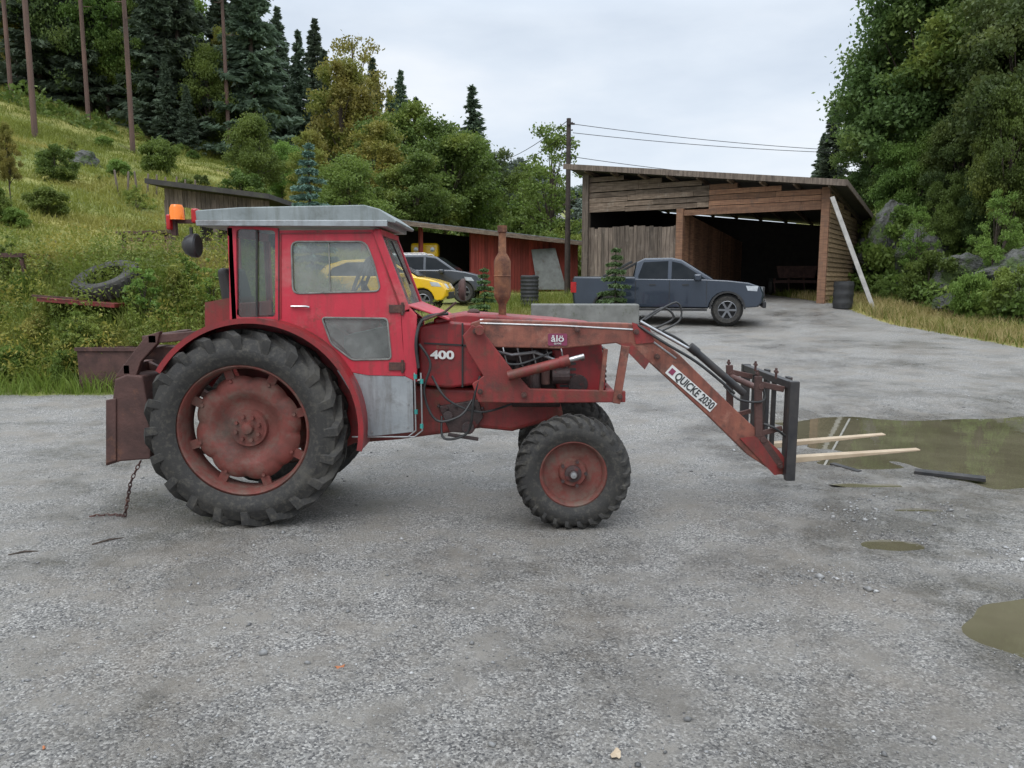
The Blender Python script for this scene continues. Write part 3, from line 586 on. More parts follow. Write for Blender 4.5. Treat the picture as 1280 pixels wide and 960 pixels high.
# rear ballast
mb=MB(); mb.plate([(143,474),(158,468),(178,470),(187,520),(188,574),(150,577),(131,583)],5.28,.62); mb.build('rear_ballast_box',M['rusty'],T,False,.012)
mb=MB(); mb.plate([(143,472),(170,435),(182,420),(200,414),(196,430),(176,452),(170,470)],5.3,.05); mb.plate([(143,472),(170,435),(182,420),(200,414),(196,430),(176,452),(170,470)],5.85,.05)
a=P(190,424,5.3); mb.beam(a,(a.x,5.9,a.z),.06,.06); a=P(158,462,5.3); mb.beam(a,(a.x,5.9,a.z),.05,.07)
mb.beam(P(180,425,5.35),P(255,418,5.35),.06,.06); mb.beam(P(180,440,5.5),P(260,440,5.5),.09,.2); mb.beam(P(185,455,5.6),P(270,500,5.6),.05,.05); mb.beam(P(180,570,5.45),P(300,560,5.5),.04,.04)
mb.plate([(132,500),(145,498),(145,576),(132,580)],5.268,.012)
mb.build('rear_linkage_frame',M['rusty'],T,False,.006)
mb=MB()
ch=[P(176,576,5.3),P(168,592,5.28),P(163,604,5.26),P(154,614,5.25)]; e=ch[-1]; ch[-1]=Vector((e.x,5.25,.02)); ch+= [Vector((e.x-.1,5.3,.012)),Vector((e.x-.2,5.28,.012)),Vector((e.x-.28,5.26,.012))]
pts=[]
for i in range(len(ch)-1):
    k=max(2,int((ch[i+1]-ch[i]).length/.026))
    for j in range(k): pts.append(ch[i].lerp(ch[i+1],j/k))
for i in range(len(pts)-1):
    d=(pts[i+1]-pts[i]).normalized(); s=d.cross(Vector((0,1,0))).normalized() if i%2 else d.cross(d.cross(Vector((0,1,0)))).normalized(); c=(pts[i]+pts[i+1])/2
    mb.tube([c+d*.021*math.cos(t)+s*.011*math.sin(t) for t in [2*math.pi*q/10 for q in range(10)]],.0042,5,True)
mb.build('chain',M['rusty'],T,True)
# ---------------------------------------------------------------- cars
def archp(cx,r,zc,z0,n=9):
    return [(cx+r*math.cos(math.pi*(1-k/n)),max(z0,zc+r*math.sin(math.pi*(1-k/n)))) for k in range(n+1)]
def make_car(name,label,cat,x,y,rz,W,low,cab,slope,wins,front,rear,paint,wheels,wr,zc,extra=None,group=None):
    z=tz(x,y); t=thing(name,label,cat,(x,y,z),rz,group,world=False)
    mb=MB()
    secs=[(-W/2,.975),(-W/2+.08,.995),(-W/4,1.0),(W/4,1.0),(W/2-.08,.995),(W/2,.975)]
    n=len(low)
    for yy,s in secs:
        for (px,pz) in low: mb.v.append((px*s,yy*(1-max(0,pz-.8)*.05),pz))
    for i in range(len(secs)-1):
        for j in range(n): mb.f.append((i*n+j,i*n+(j+1)%n,(i+1)*n+(j+1)%n,(i+1)*n+j))
    mb.f.append(tuple(range(n))); mb.f.append(tuple(range((len(secs)-1)*n,len(secs)*n)))
    mb.build('body',paint,t,True,.03,3,angle=30)
    zb=min(p[1] for p in cab); hw=lambda zz:W/2-.07-(zz-zb)*slope
    mb=MB(); n=len(cab)
    for sgn in (-1,1):
        for (px,pz) in cab: mb.v.append((px,sgn*hw(pz),pz))
    mb.f=[tuple(range(n)),tuple(range(n,2*n))]+[(j,(j+1)%n,(j+1)%n+n,j+n) for j in range(n)]
    mb.build('cabin',paint,t,True,.04,3,angle=30)
    for w in wins:
        for sgn in (-1,1):
            mb=MB(); k=len(w)
            for o_ in (.002,.012):
                for (px,pz) in w: mb.v.append((px,sgn*(hw(pz)+o_),pz))
            mb.f=[tuple(range(k)),tuple(range(k,2*k))]+[(j,(j+1)%k,(j+1)%k+k,j+k) for j in range(k)]
            mb.build('side_window',M['dglass'],t)
    for nm,(p0,p1),s in (('windscreen',front,1),('rear_window',rear,-1)):
        mb=MB(); 
        A=[(p0[0]+s*.004,-hw(p0[1])+.1,p0[1]),(p0[0]+s*.004,hw(p0[1])-.1,p0[1]),(p1[0]+s*.004,hw(p1[1])-.1,p1[1]),(p1[0]+s*.004,-hw(p1[1])+.1,p1[1])]
        mb.hexa(A,[(q[0]+s*.012,q[1],q[2]+.008) for q in A]); mb.build(nm,M['dglass'],t)
    for wx in wheels:
        for sgn in (-1,1):
            c=(wx,sgn*(W/2-.13),zc); mb=MB()
            mb.lathe([(wr*.62,-.1),(wr*.9,-.11),(wr,-.07),(wr,.07),(wr*.9,.11),(wr*.62,.1)],c,n=28); w_=mb.build('wheel',M['rubber'],t,True)
            mb=MB(); mb.lathe([(wr*.64,sgn*.1),(wr*.6,sgn*.105),(wr*.57,sgn*.06),(wr*.55,0)],c,n=28)
            for q in range(6):
                a=q*math.pi/3; mb.beam((c[0],c[1]+sgn*.085,c[2]),(c[0]+wr*.6*math.cos(a),c[1]+sgn*.09,c[2]+wr*.6*math.sin(a)),.055,.03)
            mb.lathe([(0,sgn*.1),(.06,sgn*.095),(.07,sgn*.07)],c,n=14); mb.build('rim',M['carrim'],w_)
            mb=MB(); mb.lathe([(0,sgn*-.02),(wr*1.1,sgn*-.02),(wr*1.12,sgn*-.12)],c,n=20); mb.build('wheel_well',M['plastic'],t)
    if extra: extra(t,W,hw)
    return t
def pick_extra(t,W,hw):
    h=W/2
    for s in (-1,1):
        mb=MB(); mb.hexa([(2.42,s*(h-.42),.86),(2.62,s*(h-.42),.86),(2.5,s*(h-.01),.9),(2.2,s*(h+.003),.92)],[(2.40,s*(h-.42),1.04),(2.6,s*(h-.42),1.0),(2.46,s*(h-.01),1.04),(2.15,s*(h+.003),1.05)]); mb.build('headlight',M['lamp'],t)
        mb=MB(); mb.box(-2.66,-2.5,s*h-.05 if s>0 else -h-.006,s*h+.006 if s>0 else -h+.05,.85,1.15); mb.build('tail_light',M['redlens'],t)
        mb=MB(); y0=s*(h+.02); mb.box(.78,.98,min(y0,y0+s*.2),max(y0,y0+s*.2),1.18,1.36); mb.build('door_mirror',M['bluecar'],t,True,.04,3)
        for cx in (-1.55,1.68): 
            mb=MB()
            for k in range(12):
                a0=math.pi*k/12; a1=math.pi*(k+1)/12
                q=lambda a,r:(cx+r*math.cos(a),s*(h+.012),.42+r*math.sin(a)); 
                mb.beam(q(a0,.46),q(a1,.46),.05,.03)
            mb.build('wheel_arch_trim',M['plastic'],t)
        mb=MB(); mb.box(-.95,1.15,min(s*h,s*(h+.08)),max(s*h,s*(h+.08)),.36,.42); mb.build('side_step',M['plastic'],t)
        for xx in (-.35,.55):
            mb=MB(); mb.box(xx-.09,xx+.09,min(s*h,s*(h+.025)),max(s*h,s*(h+.025)),1.06,1.09); mb.build('door_handle',M['plastic'],t)
        mb=MB(); mb.beam((-.95,s*.7,1.72),(-1.75,s*.78,1.3),.07,.06,Vector((0,1,0))); mb.build('sports_bar',M['plastic'],t,False,.01)
        for xx in (-.82,.12,1.12):
            mb=MB(); mb.box(xx-.006,xx+.006,min(s*(h-.01),s*(h+.0035)),max(s*(h-.01),s*(h+.0035)),.5,1.18); mb.build('door_gap',M['plastic'],t)
    mb=MB(); mb.box(2.55,2.665,-.5,.5,.72,1.02); mb.build('grille',M['plastic'],t,False,.02)
    mb=MB(); mb.box(2.6,2.70,-.8,.8,.45,.62); mb.build('bumper',M['plastic'],t,False,.02)
    mb=MB(); mb.box(2.695,2.705,-.26,.26,.56,.67); mb.build('number_plate',M['white'],t)
    mb=MB(); mb.box(-2.6,-.86,-.8,.8,1.27,1.31); mb.build('bed_cover',M['plastic'],t,False,.02)
low=[(-2.62,.62),(-2.6,.5)]+archp(-1.55,.47,.42,.45)+archp(1.68,.47,.42,.45)+[(2.52,.48),(2.62,.6),(2.64,.82),(2.55,1.03),(2.25,1.13),(1.7,1.19),(1.1,1.22),(-.84,1.24),(-.86,1.28),(-2.62,1.28),(-2.66,1.0)]
cab=[(1.32,1.2),(.42,1.76),(.15,1.82),(-.6,1.81),(-.82,1.7),(-.9,1.2)]
wins=[[(1.08,1.24),(.42,1.66),(.16,1.72),(.16,1.24)],[(.06,1.24),(.06,1.73),(-.62,1.7),(-.76,1.3),(-.74,1.24)]]
pk=P(833,400,22.4)
make_car('pickup_truck','dark slate double cab pickup truck parked in front of the open timber shed','pickup truck',pk.x,22.4,R(-15),1.87,low,cab,.24,wins,((1.25,1.25),(.45,1.745)),((-.9,1.3),(-.84,1.66)),M['bluecar'],(-1.55,1.68),.39,.39,pick_extra)
def small_extra(paintm):
    def f(t,W,hw):
        h=W/2
        for s in (-1,1):
            mb=MB(); mb.hexa([(1.7,s*(h-.4),.66),(1.93,s*(h-.4),.66),(1.78,s*(h+.002),.7),(1.5,s*(h+.004),.72)],[(1.65,s*(h-.4),.80),(1.86,s*(h-.4),.78),(1.68,s*(h+.002),.82),(1.45,s*(h+.004),.84)]); mb.build('headlight',M['lamp'],t)
            mb=MB(); mb.box(.62,.78,min(s*(h-.02),s*(h+.16)),max(s*(h-.02),s*(h+.16)),.95,1.08); mb.build('door_mirror',paintm,t,True,.03,3)
            mb=MB(); mb.box(-1.95,-1.8,s*h-.1 if s>0 else -h-.004,s*h+.004 if s>0 else -h+.1,.75,1.0); mb.build('tail_light',M['redlens'],t)
            for xx in (-.5,.72):
                mb=MB(); mb.box(xx-.005,xx+.005,min(s*(h-.01),s*(h+.0035)),max(s*(h-.01),s*(h+.0035)),.4,.95); mb.build('door_gap',M['plastic'],t)
        mb=MB(); mb.box(1.86,1.94,-.5,.5,.36,.56); mb.build('grille',M['plastic'],t,False,.02)
    return f
low=[(-1.9,.5),(-1.85,.36)]+archp(-1.2,.36,.31,.3)+archp(1.25,.36,.31,.3)+[(1.82,.34),(1.92,.45),(1.93,.62),(1.8,.8),(1.5,.9),(1.05,.98),(-1.75,1.0),(-1.9,.85)]
cab=[(1.12,.95),(.35,1.40),(-.1,1.47),(-1.0,1.44),(-1.5,1.3),(-1.82,.95)]
wins=[[(.95,1.0),(.33,1.34),(.05,1.39),(.05,1.0)],[(-.03,1.0),(-.03,1.39),(-.9,1.37),(-1.3,1.22),(-1.45,1.0)]]
yx=P(565,360,22.2).x
make_car('yellow_car','bright yellow small car parked behind the tractor cab','car',yx-1.93,22.2,R(-4),1.65,low,cab,.3,wins,((1.08,1.0),(.38,1.385)),((-1.8,1.02),(-1.54,1.28)),M['yellow'],(-1.2,1.25),.31,.31,small_extra(M['yellow']))
low=[(-2.2,.6),(-2.15,.4)]+archp(-1.35,.39,.34,.36)+archp(1.4,.39,.34,.36)+[(1.93,.4),(2.03,.5),(2.03,.72),(1.9,.9),(1.5,1.0),(1.05,1.06),(-2.1,1.08),(-2.22,.9)]
cab=[(1.2,1.03),(.5,1.50),(.1,1.57),(-1.5,1.56),(-1.9,1.45),(-2.15,1.05)]
wins=[[(1.0,1.09),(.48,1.44),(.15,1.49),(.15,1.09)],[(.07,1.09),(.07,1.49),(-.7,1.49),(-.7,1.09)],[(-.78,1.09),(-.78,1.49),(-1.5,1.46),(-1.8,1.12)]]
def suv_extra(t,W,hw):
    small_extra(M['greycar'])(t,W,hw)
    for s in (-1,1):
        mb=MB(); mb.tube([(.2,s*.6,1.57),(.1,s*.6,1.62),(-1.4,s*.6,1.61),(-1.5,s*.6,1.56)],.015,6); mb.build('roof_rail',M['steel'],t)
sx=P(607,340,26.5).x
make_car('estate_car','dark grey estate car with roof rails parked beyond the yellow car','car',sx-2.05,26.5,R(-4),1.78,low,cab,.26,wins,((1.15,1.08),(.53,1.49)),((-2.13,1.1),(-1.92,1.42)),M['greycar'],(-1.35,1.4),.34,.34,suv_extra)
# ---------------------------------------------------------------- timber shed
LS=Vector((2.83,30.8,0)); e1=Vector((.848,-.53,0)).normalized(); e2=Vector((.53,.848,0)).normalized()
def S(s,d,z): return LS+e1*s+e2*d+Vector((0,0,z))
def sbox(mb,s0,s1,d0,d1,z0,z1,z0b=None,z1b=None):
    z0b=z0 if z0b is None else z0b; z1b=z1 if z1b is None else z1b
    mb.hexa([S(s0,d0,z0),S(s1,d0,z0b),S(s1,d1,z0b),S(s0,d1,z0)],[S(s0,d0,z1),S(s1,d0,z1b),S(s1,d1,z1b),S(s0,d1,z1)])
rz_=lambda s,d:5.86-.125*s-.10*d
SH=thing('timber_shed','large open fronted timber shed with weathered boards and sloping dark roof','shed',tuple(S(4.5,0,.9)))
mb=MB()
for row in range(9):
    z0=4.28+row*.19; s=0
    smax=min(5.0,(5.80-z0-.17)/.125)
    if smax<.8: continue
    while s<smax:
        e=min(smax,s+random.uniform(1.6,3.0)); j=random.uniform(-.015,.015)
        sbox(mb,s,e-.01,-.03+random.uniform(-.02,.01),.0,z0+j,z0+.172+j); s=e
mb.build('gable_boards',M['wgrey'],SH)
mb=MB()
for row in range(6):
    z0=4.12+row*.19; smax=min(9.1,(5.80-z0-.17)/.125)
    s=5.0
    if smax<5.3: continue
    while s<smax:
        e=min(smax,s+random.uniform(1.8,3.2)); sbox(mb,s,e-.01,-.03+random.uniform(-.02,.01),0,z0,z0+.172); s=e
sbox(mb,3.9,9.1,-.07,-.035,4.0,4.2); mb.build('gable_boards',M['wbrown'],SH)
mb=MB(); s=.15
while s<3.85:
    w=random.uniform(.13,.19); sbox(mb,s,s+w-.012,-.02+random.uniform(-.02,.01),.02,.7,3.68+random.uniform(-.06,.05)); s+=w
mb.build('upright_board_wall',M['wvert'],SH)
mb=MB(); d=.2
while d<8.2:
    w=random.uniform(.15,.22); 
    mb.hexa([S(3.9,d,.7),S(3.94,d,.7),S(3.94,d+w,.7),S(3.9,d+w,.7)],[S(3.9,d,4.2-.1*d),S(3.94,d,4.2-.1*d),S(3.94,d+w,4.2-.1*d),S(3.9,d+w,4.2-.1*d)]); d+=w+.012
mb.build('partition_wall',M['wbrown'],SH)
mb=MB(); row=0
while row<26:
    z0=.85+row*.16; dm=min(8.4,(rz_(9.1,0)-.1-z0-.16)/.10)
    if dm>.3: mb.hexa([S(9.08,0,z0),S(9.12,0,z0),S(9.12,dm,z0),S(9.08,dm,z0)],[S(9.05,0,z0+.155),S(9.09,0,z0+.155),S(9.09,dm,z0+.155),S(9.05,dm,z0+.155)])
    row+=1
mb.build('side_wall',M['wside'],SH)
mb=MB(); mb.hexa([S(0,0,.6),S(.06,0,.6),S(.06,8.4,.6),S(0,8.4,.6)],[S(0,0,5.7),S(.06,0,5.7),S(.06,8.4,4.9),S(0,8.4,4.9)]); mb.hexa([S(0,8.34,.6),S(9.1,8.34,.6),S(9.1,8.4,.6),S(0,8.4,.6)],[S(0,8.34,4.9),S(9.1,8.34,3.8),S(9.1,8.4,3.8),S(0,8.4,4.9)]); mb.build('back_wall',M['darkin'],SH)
for (s,m_,z1) in ((0,'wvert',5.75),(3.85,'wbrown',4.25),(8.85,'wbrown',4.72)):
    mb=MB(); sbox(mb,s-.02,s+.24,-.14,.1,.55,z1); mb.build('post',M[m_],SH,False,.01)
mb=MB(); c=[(-.55,-.7),(9.65,-.7),(9.65,8.9),(-.55,8.9)]
mb.hexa([S(a,b,rz_(a,b)) for a,b in c],[S(a,b,rz_(a,b)+.1) for a,b in c]); ro=mb.build('roof',M['felt'],SH)
mb=MB(); sbox(mb,-.55,9.65,-.74,-.703,rz_(-.55,-.7)-.08,rz_(-.55,-.7)+.12,rz_(9.65,-.7)-.08,rz_(9.65,-.7)+.12)
mb.hexa([S(9.653,-.7,rz_(9.65,-.7)-.06),S(9.69,-.7,rz_(9.65,-.7)-.06),S(9.69,8.9,rz_(9.65,8.9)-.06),S(9.653,8.9,rz_(9.65,8.9)-.06)],[S(9.653,-.7,rz_(9.65,-.7)+.12),S(9.69,-.7,rz_(9.65,-.7)+.12),S(9.69,8.9,rz_(9.65,8.9)+.12),S(9.653,8.9,rz_(9.65,8.9)+.12)]); mb.build('fascia_board',M['wvert'],ro)
mb=MB()
for k in range(9): s=.3+k*1.1; mb.hexa([S(s,-.65,rz_(s,-.65)-.14),S(s+.07,-.65,rz_(s,-.65)-.14),S(s+.07,8.4,rz_(s,8.4)-.14),S(s,8.4,rz_(s,8.4)-.14)],[S(s,-.65,rz_(s,-.65)-.01),S(s+.07,-.65,rz_(s,-.65)-.01),S(s+.07,8.4,rz_(s,8.4)-.01),S(s,8.4,rz_(s,8.4)-.01)])
mb.build('rafters',M['wgrey'],ro)
c=S(6.9,5.8,0); zf=tz(c.x,c.y)
t=thing('stored_machine','dark red farm implement stored deep inside the open shed','farm machine',(c.x,c.y,zf),R(-20),world=False)
mb=MB(); mb.box(-.9,.9,-.05,.05,.5,.62); mb.box(-.9,.9,.5,.6,.5,.62)
for xx in (-.85,-.3,.3,.85): mb.box(xx-.04,xx+.04,-.05,.6,.6,.7); mb.beam((xx,0,.6),(xx+.05,-.1,.05),.05,.05)
mb.build('frame',M['rusty'],t)
mb=MB(); mb.hexa([(-.7,.0,.7),(.7,.0,.7),(.7,.5,.7),(-.7,.5,.7)],[(-.8,-.1,1.2),(.8,-.1,1.2),(.8,.6,1.2),(-.8,.6,1.2)]); mb.build('hopper',M['rusty'],t,False,.02)
for xx in (-1,1):
    mb=MB(); mb.lathe([(.2,-.08),(.34,-.07),(.36,0),(.34,.07),(.2,.08)],(xx,.25,.36),'X',24); mb.build('wheel',M['rubber'],t,True)
a=P(1092,388,24.6); b_=P(1040,246,25.3); a.z=tz(a.x,24.6)
mb=MB(); mb.beam(a,b_,.14,.035); setp(mb.build('leaning_board',M['pale']),'long pale board leaning against the right corner of the shed','board')
def barrel(px,py,Yv,r,h,m,label,ribs=6,name='barrel'):
    c=P(px,py,Yv); z=tz(c.x,Yv); t=thing(name,label,'barrel',(c.x,Yv,z),0,world=False)
    prof=[(0,0),(r,0)]
    for k in range(ribs): z0=h*(k+.2)/ribs; prof+=[(r,z0),(r+.015,z0+h*.3/ribs),(r+.015,z0+h*.5/ribs),(r,z0+h*.7/ribs)]
    prof+=[(r,h),(r-.02,h+.01),(r-.03,h-.01),(0,h-.01)]
    mb=MB(); mb.lathe(prof,(0,0,0),'Z',24); mb.build('drum',m,t,True)
    mb=MB(); mb.cyl((r*.5,0,h-.01),(r*.5,0,h+.03),.04); mb.build('bung',M['plastic'],t)
barrel(1054,372,24.9,.3,.85,M['plastic'],'black plastic barrel beside the right corner of the timber shed',3)
barrel(662,360,25.5,.29,1.0,M['plastic'],'dark ribbed drum standing before the red shed wall',8)
a=P(664,390,19.7); x0=a.x; zt=P(664,380,19.7).z
mb=MB(); mb.box(x0,x0+2.75,19.6,20.05,.1,zt); setp(mb.build('concrete_slab_wall',M['conc'],None,False,.04,3),'low pale grey concrete slab wall behind the tractor bonnet','wall')
# ---------------------------------------------------------------- red shed
A=Vector((P(452,300,32).x,32,0)); B=Vector((P(722,300,38).x,38,0)); f1=(B-A).normalized(); f2=Vector((-f1.y,f1.x,0)); LL=(B-A).length
def Q(s,d,z): return A+f1*s+f2*d+Vector((0,0,z))
def qbox(mb,s0,s1,d0,d1,z0,z1,za=None):
    za=z1 if za is None else za
    mb.hexa([Q(s0,d0,z0),Q(s1,d0,z0),Q(s1,d1,z0),Q(s0,d1,z0)],[Q(s0,d0,z1),Q(s1,d0,za),Q(s1,d1,za),Q(s0,d1,z1)])
ez=lambda s:4.22-.72*s/LL
RS=thing('red_shed','long low red shed with open left bays behind the parked cars','shed',tuple(Q(5,0,1)))
s_open=LL*.47
mb=MB(); s=s_open
while s<LL:
    qbox(mb,s,s+.15,0,.04+random.uniform(-.01,.01),.8,ez(s)-.05,ez(s+.15)-.05); s+=.16
d=0
while d<4: mb.hexa([Q(LL,d,.8),Q(LL+.03,d,.8),Q(LL+.03,d+.15,.8),Q(LL,d+.15,.8)],[Q(LL,d,ez(LL)-.1),Q(LL+.03,d,ez(LL)-.1),Q(LL+.03,d+.15,ez(LL)-.1),Q(LL,d+.15,ez(LL)-.1)]); d+=.16
mb.build('red_board_wall',M['redwall'],RS)
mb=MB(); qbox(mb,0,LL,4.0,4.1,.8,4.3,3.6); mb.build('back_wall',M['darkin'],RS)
for s in (0,s_open*.5,s_open-.1):
    mb=MB(); qbox(mb,s,s+.15,-.05,.1,.6,ez(s)); mb.build('post',M['redwall'],RS)
mb=MB(); n=60
for k in range(n):
    s0=-.5+(LL+1)*k/n; s1=-.5+(LL+1)*(k+1)/n; hh=.03 if k%2 else 0
    mb.hexa([Q(s0,-.6,ez(s0)-.05+hh),Q(s1,-.6,ez(s1)-.05+hh),Q(s1,4.5,ez(s1)+.35+hh),Q(s0,4.5,ez(s0)+.35+hh)],[Q(s0,-.6,ez(s0)+.0+hh),Q(s1,-.6,ez(s1)+.0+hh),Q(s1,4.5,ez(s1)+.4+hh),Q(s0,4.5,ez(s0)+.4+hh)])
mb.build('roof',M['sheet'],RS)
mb=MB(); mb.hexa([Q(-.5,-.66,ez(-.5)-.2),Q(LL+.5,-.66,ez(LL+.5)-.2),Q(LL+.5,-.62,ez(LL+.5)-.2),Q(-.5,-.62,ez(-.5)-.2)],[Q(-.5,-.66,ez(-.5)-.02),Q(LL+.5,-.66,ez(LL+.5)-.02),Q(LL+.5,-.62,ez(LL+.5)-.02),Q(-.5,-.62,ez(-.5)-.02)]); mb.build('fascia_board',M['wgrey'],RS)
mb=MB(); a=P(672,362,36.2); b_=P(708,362,36.6); 
mb.hexa([a,b_,b_+Vector((0,.04,0)),a+Vector((0,.04,0))],[P(664,312,36.5),P(694,310,36.9),P(694,310,36.94),P(664,312,36.54)])
setp(mb.build('metal_sheet',M['sheet']),'grey corrugated sheet leaning on the red shed wall','metal sheet')
c=P(545,312,34.2); zf=tz(c.x,c.y); t=thing('yellow_loader','yellow machine with round lamps standing in the open bay of the red shed','wheel loader',(c.x-.6,34.2,zf),0,world=False)
zc=P(545,300,34.0).z-zf
mb=MB(); mb.box(-1.0,1.0,-.1,.9,.7,zc-.75); mb.box(-.5,.7,-.12,.8,zc-.75,zc-.12); mb.build('body',M['yellow'],t,True,.12,3)
for xx in (-.8,.8):
    mb=MB(); mb.lathe([(0,-.12),(.3,-.12),(.5,-.16),(.55,-.1),(.55,.1),(.5,.15)],(xx,-.3,.55),n=24); mb.build('wheel',M['rubber'],t,True)
    mb=MB(); mb.lathe([(0,-.05),(.09,-.04),(.1,0)],(xx*.45+.1,-.13,zc-.4),n=14); mb.build('headlight',M['lamp'],t)
# ---------------------------------------------------------------- grey barn left
BX0=P(196,240,26).x; BX1=P(338,240,26).x; zA=P(196,232,26).z; zB=P(338,250,26).z
BN=thing('grey_lean_to','small weathered lean-to with grey board gable standing above the weedy bank','lean-to',((BX0+BX1)/2,26,2))
mb=MB(); x=BX0+.25
while x<BX1-.1:
    t_=(x-BX0)/(BX1-BX0); zz=zA+(zB-zA)*t_-.05; mb.box(x,x+.14,26,26.03+random.uniform(0,.02),max(1.2,zz-.55),zz); x+=.15
mb.build('gable_boards',M['wvert'],BN)
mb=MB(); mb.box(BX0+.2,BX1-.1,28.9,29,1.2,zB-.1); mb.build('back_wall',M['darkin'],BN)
for x in (BX0+.3,(BX0+BX1)/2,BX1-.3):
    mb=MB(); mb.box(x-.07,x+.07,25.98,26.12,1,zB); mb.build('post',M['wvert'],BN)
mb=MB(); c=[(BX0-.15,25.5),(BX1+.1,25.5),(BX1+.1,29.5),(BX0-.15,29.5)]; zr=lambda x:zA+(zB-zA)*(x-BX0)/(BX1-BX0)
mb.hexa([(x,y,zr(x)) for x,y in c],[(x,y,zr(x)+.16) for x,y in c]); mb.build('roof',M['felt'],BN)
# utility pole & wires
c=P(711,148,34); zb=tz(c.x,34); t=thing('utility_pole','dark wooden utility pole rising between the red shed and the timber shed','pole',(c.x,34,zb),0,world=False)
mb=MB(); mb.tube([(0,0,0),(0,0,(c.z-zb)*.5),(0,0,c.z-zb)],[.13,.11,.095],12); mb.build('post',M['pole'],t,True)
mb=MB(); mb.beam((-.05,-.12,c.z-zb-.25),(.25,-.12,c.z-zb-.25),.07,.06)
for dz in (.2,.5,.9): mb.cyl((.1,-.05,c.z-zb-dz),(.17,-.05,c.z-zb-dz+.02),.03,8)
mb.build('insulator_bracket',M['pole'],t)
for (ya,e,yb,lab) in [(155,(1320,192),40,'uppermost power wire running right from the utility pole'),(166,(1320,189),41,'middle power wire running right from the utility pole'),(196,(1180,226),46,'lowest sagging power wire passing behind the timber shed roof')]:
    a=P(716,ya,34); b_=P(e[0],e[1],yb); pts=[]
    for k in range(25):
        u_=k/24; q=a.lerp(b_,u_); q.z-=4*u_*(1-u_)*.45; pts.append(q)
    mb=MB(); mb.tube(pts,.014,5); setp(mb.build('power_wire',M['hose'],None,True),lab,'wire',None)
for (ya,e,lab) in [(152,(600,205),'upper power wire running left from the utility pole to the trees'),(166,(604,216),'lower power wire running left from the utility pole to the trees')]:
    a=P(708,ya,34); b_=P(e[0],e[1],60); mb=MB(); mb.tube([a.lerp(b_,k/12)-Vector((0,0,4*k/12*(1-k/12)*.5)) for k in range(13)],.016,5); setp(mb.build('power_wire',M['hose'],None,True),lab,'wire')
# ---------------------------------------------------------------- foliage
def dirs(n):
    v=rng.normal(size=(n,3)); return v/np.linalg.norm(v,axis=1)[:,None]
def leaves(name,C,Sz,m,asp=.55,ax=None,jit=.5):
    n=len(C); a=dirs(n)
    if ax is not None: a=ax+jit*a; a/=np.linalg.norm(a,axis=1)[:,None]
    b=np.cross(a,dirs(n)); b/=np.linalg.norm(b,axis=1)[:,None]+1e-9
    s=Sz[:,None]; V=np.stack([C-a*s,C-b*s*asp,C+a*s,C+b*s*asp],1).reshape(-1,3)
    return fast(name,V,np.arange(4*n).reshape(-1,4),m)
def broad(name,seed,n,K,rad,zc,rz,leaf,clump,m):
    r_=np.random.default_rng(seed)
    d=r_.normal(size=(K,3)); d/=np.linalg.norm(d,axis=1)[:,None]
    rr=r_.uniform(.25,1,K)**.45
    lob=1+.22*np.sin(3*np.arctan2(d[:,1],d[:,0])+seed)+.15*np.sin(5*d[:,2]*3+seed)
    cc=d*(rr*lob)[:,None]*np.array([rad,rad,rz]); 
    cc[:,0:2]*=(1-.35*np.clip(cc[:,2:3]/rz,0,1)); cc[:,2]+=zc
    cs=clump*r_.uniform(.45,1.45,K); w=cs**2; w/=w.sum()
    idx=r_.choice(K,n,p=w); dd=r_.normal(size=(n,3)); dd/=np.linalg.norm(dd,axis=1)[:,None]
    ra=r_.uniform(0,1,n)**.5; stray=r_.uniform(size=n)<.25; ra[stray]*=r_.uniform(1.0,1.7,stray.sum())
    C=cc[idx]+dd*(cs[idx]*ra)[:,None]*np.array([1,1,.62])
    crown=leaves(name+'_crown',C,leaf*r_.uniform(.6,1.3,n),m)
    mb=MB(); mb.tube([(0,0,-.3),(.05,.03,zc*.4),(0,.05,zc),(0,0,zc+rz*.6)],[.17,.13,.09,.03],8)
    for k in r_.choice(K,min(K,22),replace=False):
        h=r_.uniform(.3,.9)*zc; e=Vector(cc[k]); st=Vector((.03,.03,min(h,e.z*.8))); mb.tube([st,st.lerp(e,.5)+Vector((0,0,.15)),e],[.055,.035,.012],5)
    return crown,mb
def spruce(name,seed,n,rad,leaf,m,levels=26,z0=.8,nb=9):
    r_=np.random.default_rng(seed); lv=r_.integers(0,levels,n*2); z=z0+(10-z0)*(lv/levels)**.92
    keep=r_.uniform(size=2*n)<((1-lv/levels)*.85+.15); lv=lv[keep][:n]; z=z[keep][:n]; n=len(z)
    azt=r_.uniform(0,6.28,(levels,nb)); lt=r_.uniform(.6,1.15,(levels,nb)); k=r_.integers(0,nb,n)
    az=azt[lv,k]; Rr=rad*(1-z/10.15)**.85*lt[lv,k]; t=r_.uniform(0.05,1,n)**.7
    perp=r_.normal(size=n)*.16*Rr*(1.15-t); 
    x=np.cos(az)*Rr*t-np.sin(az)*perp; y=np.sin(az)*Rr*t+np.cos(az)*perp
    zz=z-.35*Rr*t+.22*Rr*t*t+r_.normal(size=n)*.05-np.abs(perp)*.25
    ax=np.stack([np.cos(az),np.sin(az),-.25*np.ones(n)],1)
    crown=leaves(name+'_crown',np.stack([x,y,zz],1),leaf*r_.uniform(.6,1.3,n),m,.3,ax,.7)
    mb=MB(); mb.tube([(0,0,-.3),(0,0,5),(0,0,9.9)],[.14,.09,.015],8)
    return crown,mb
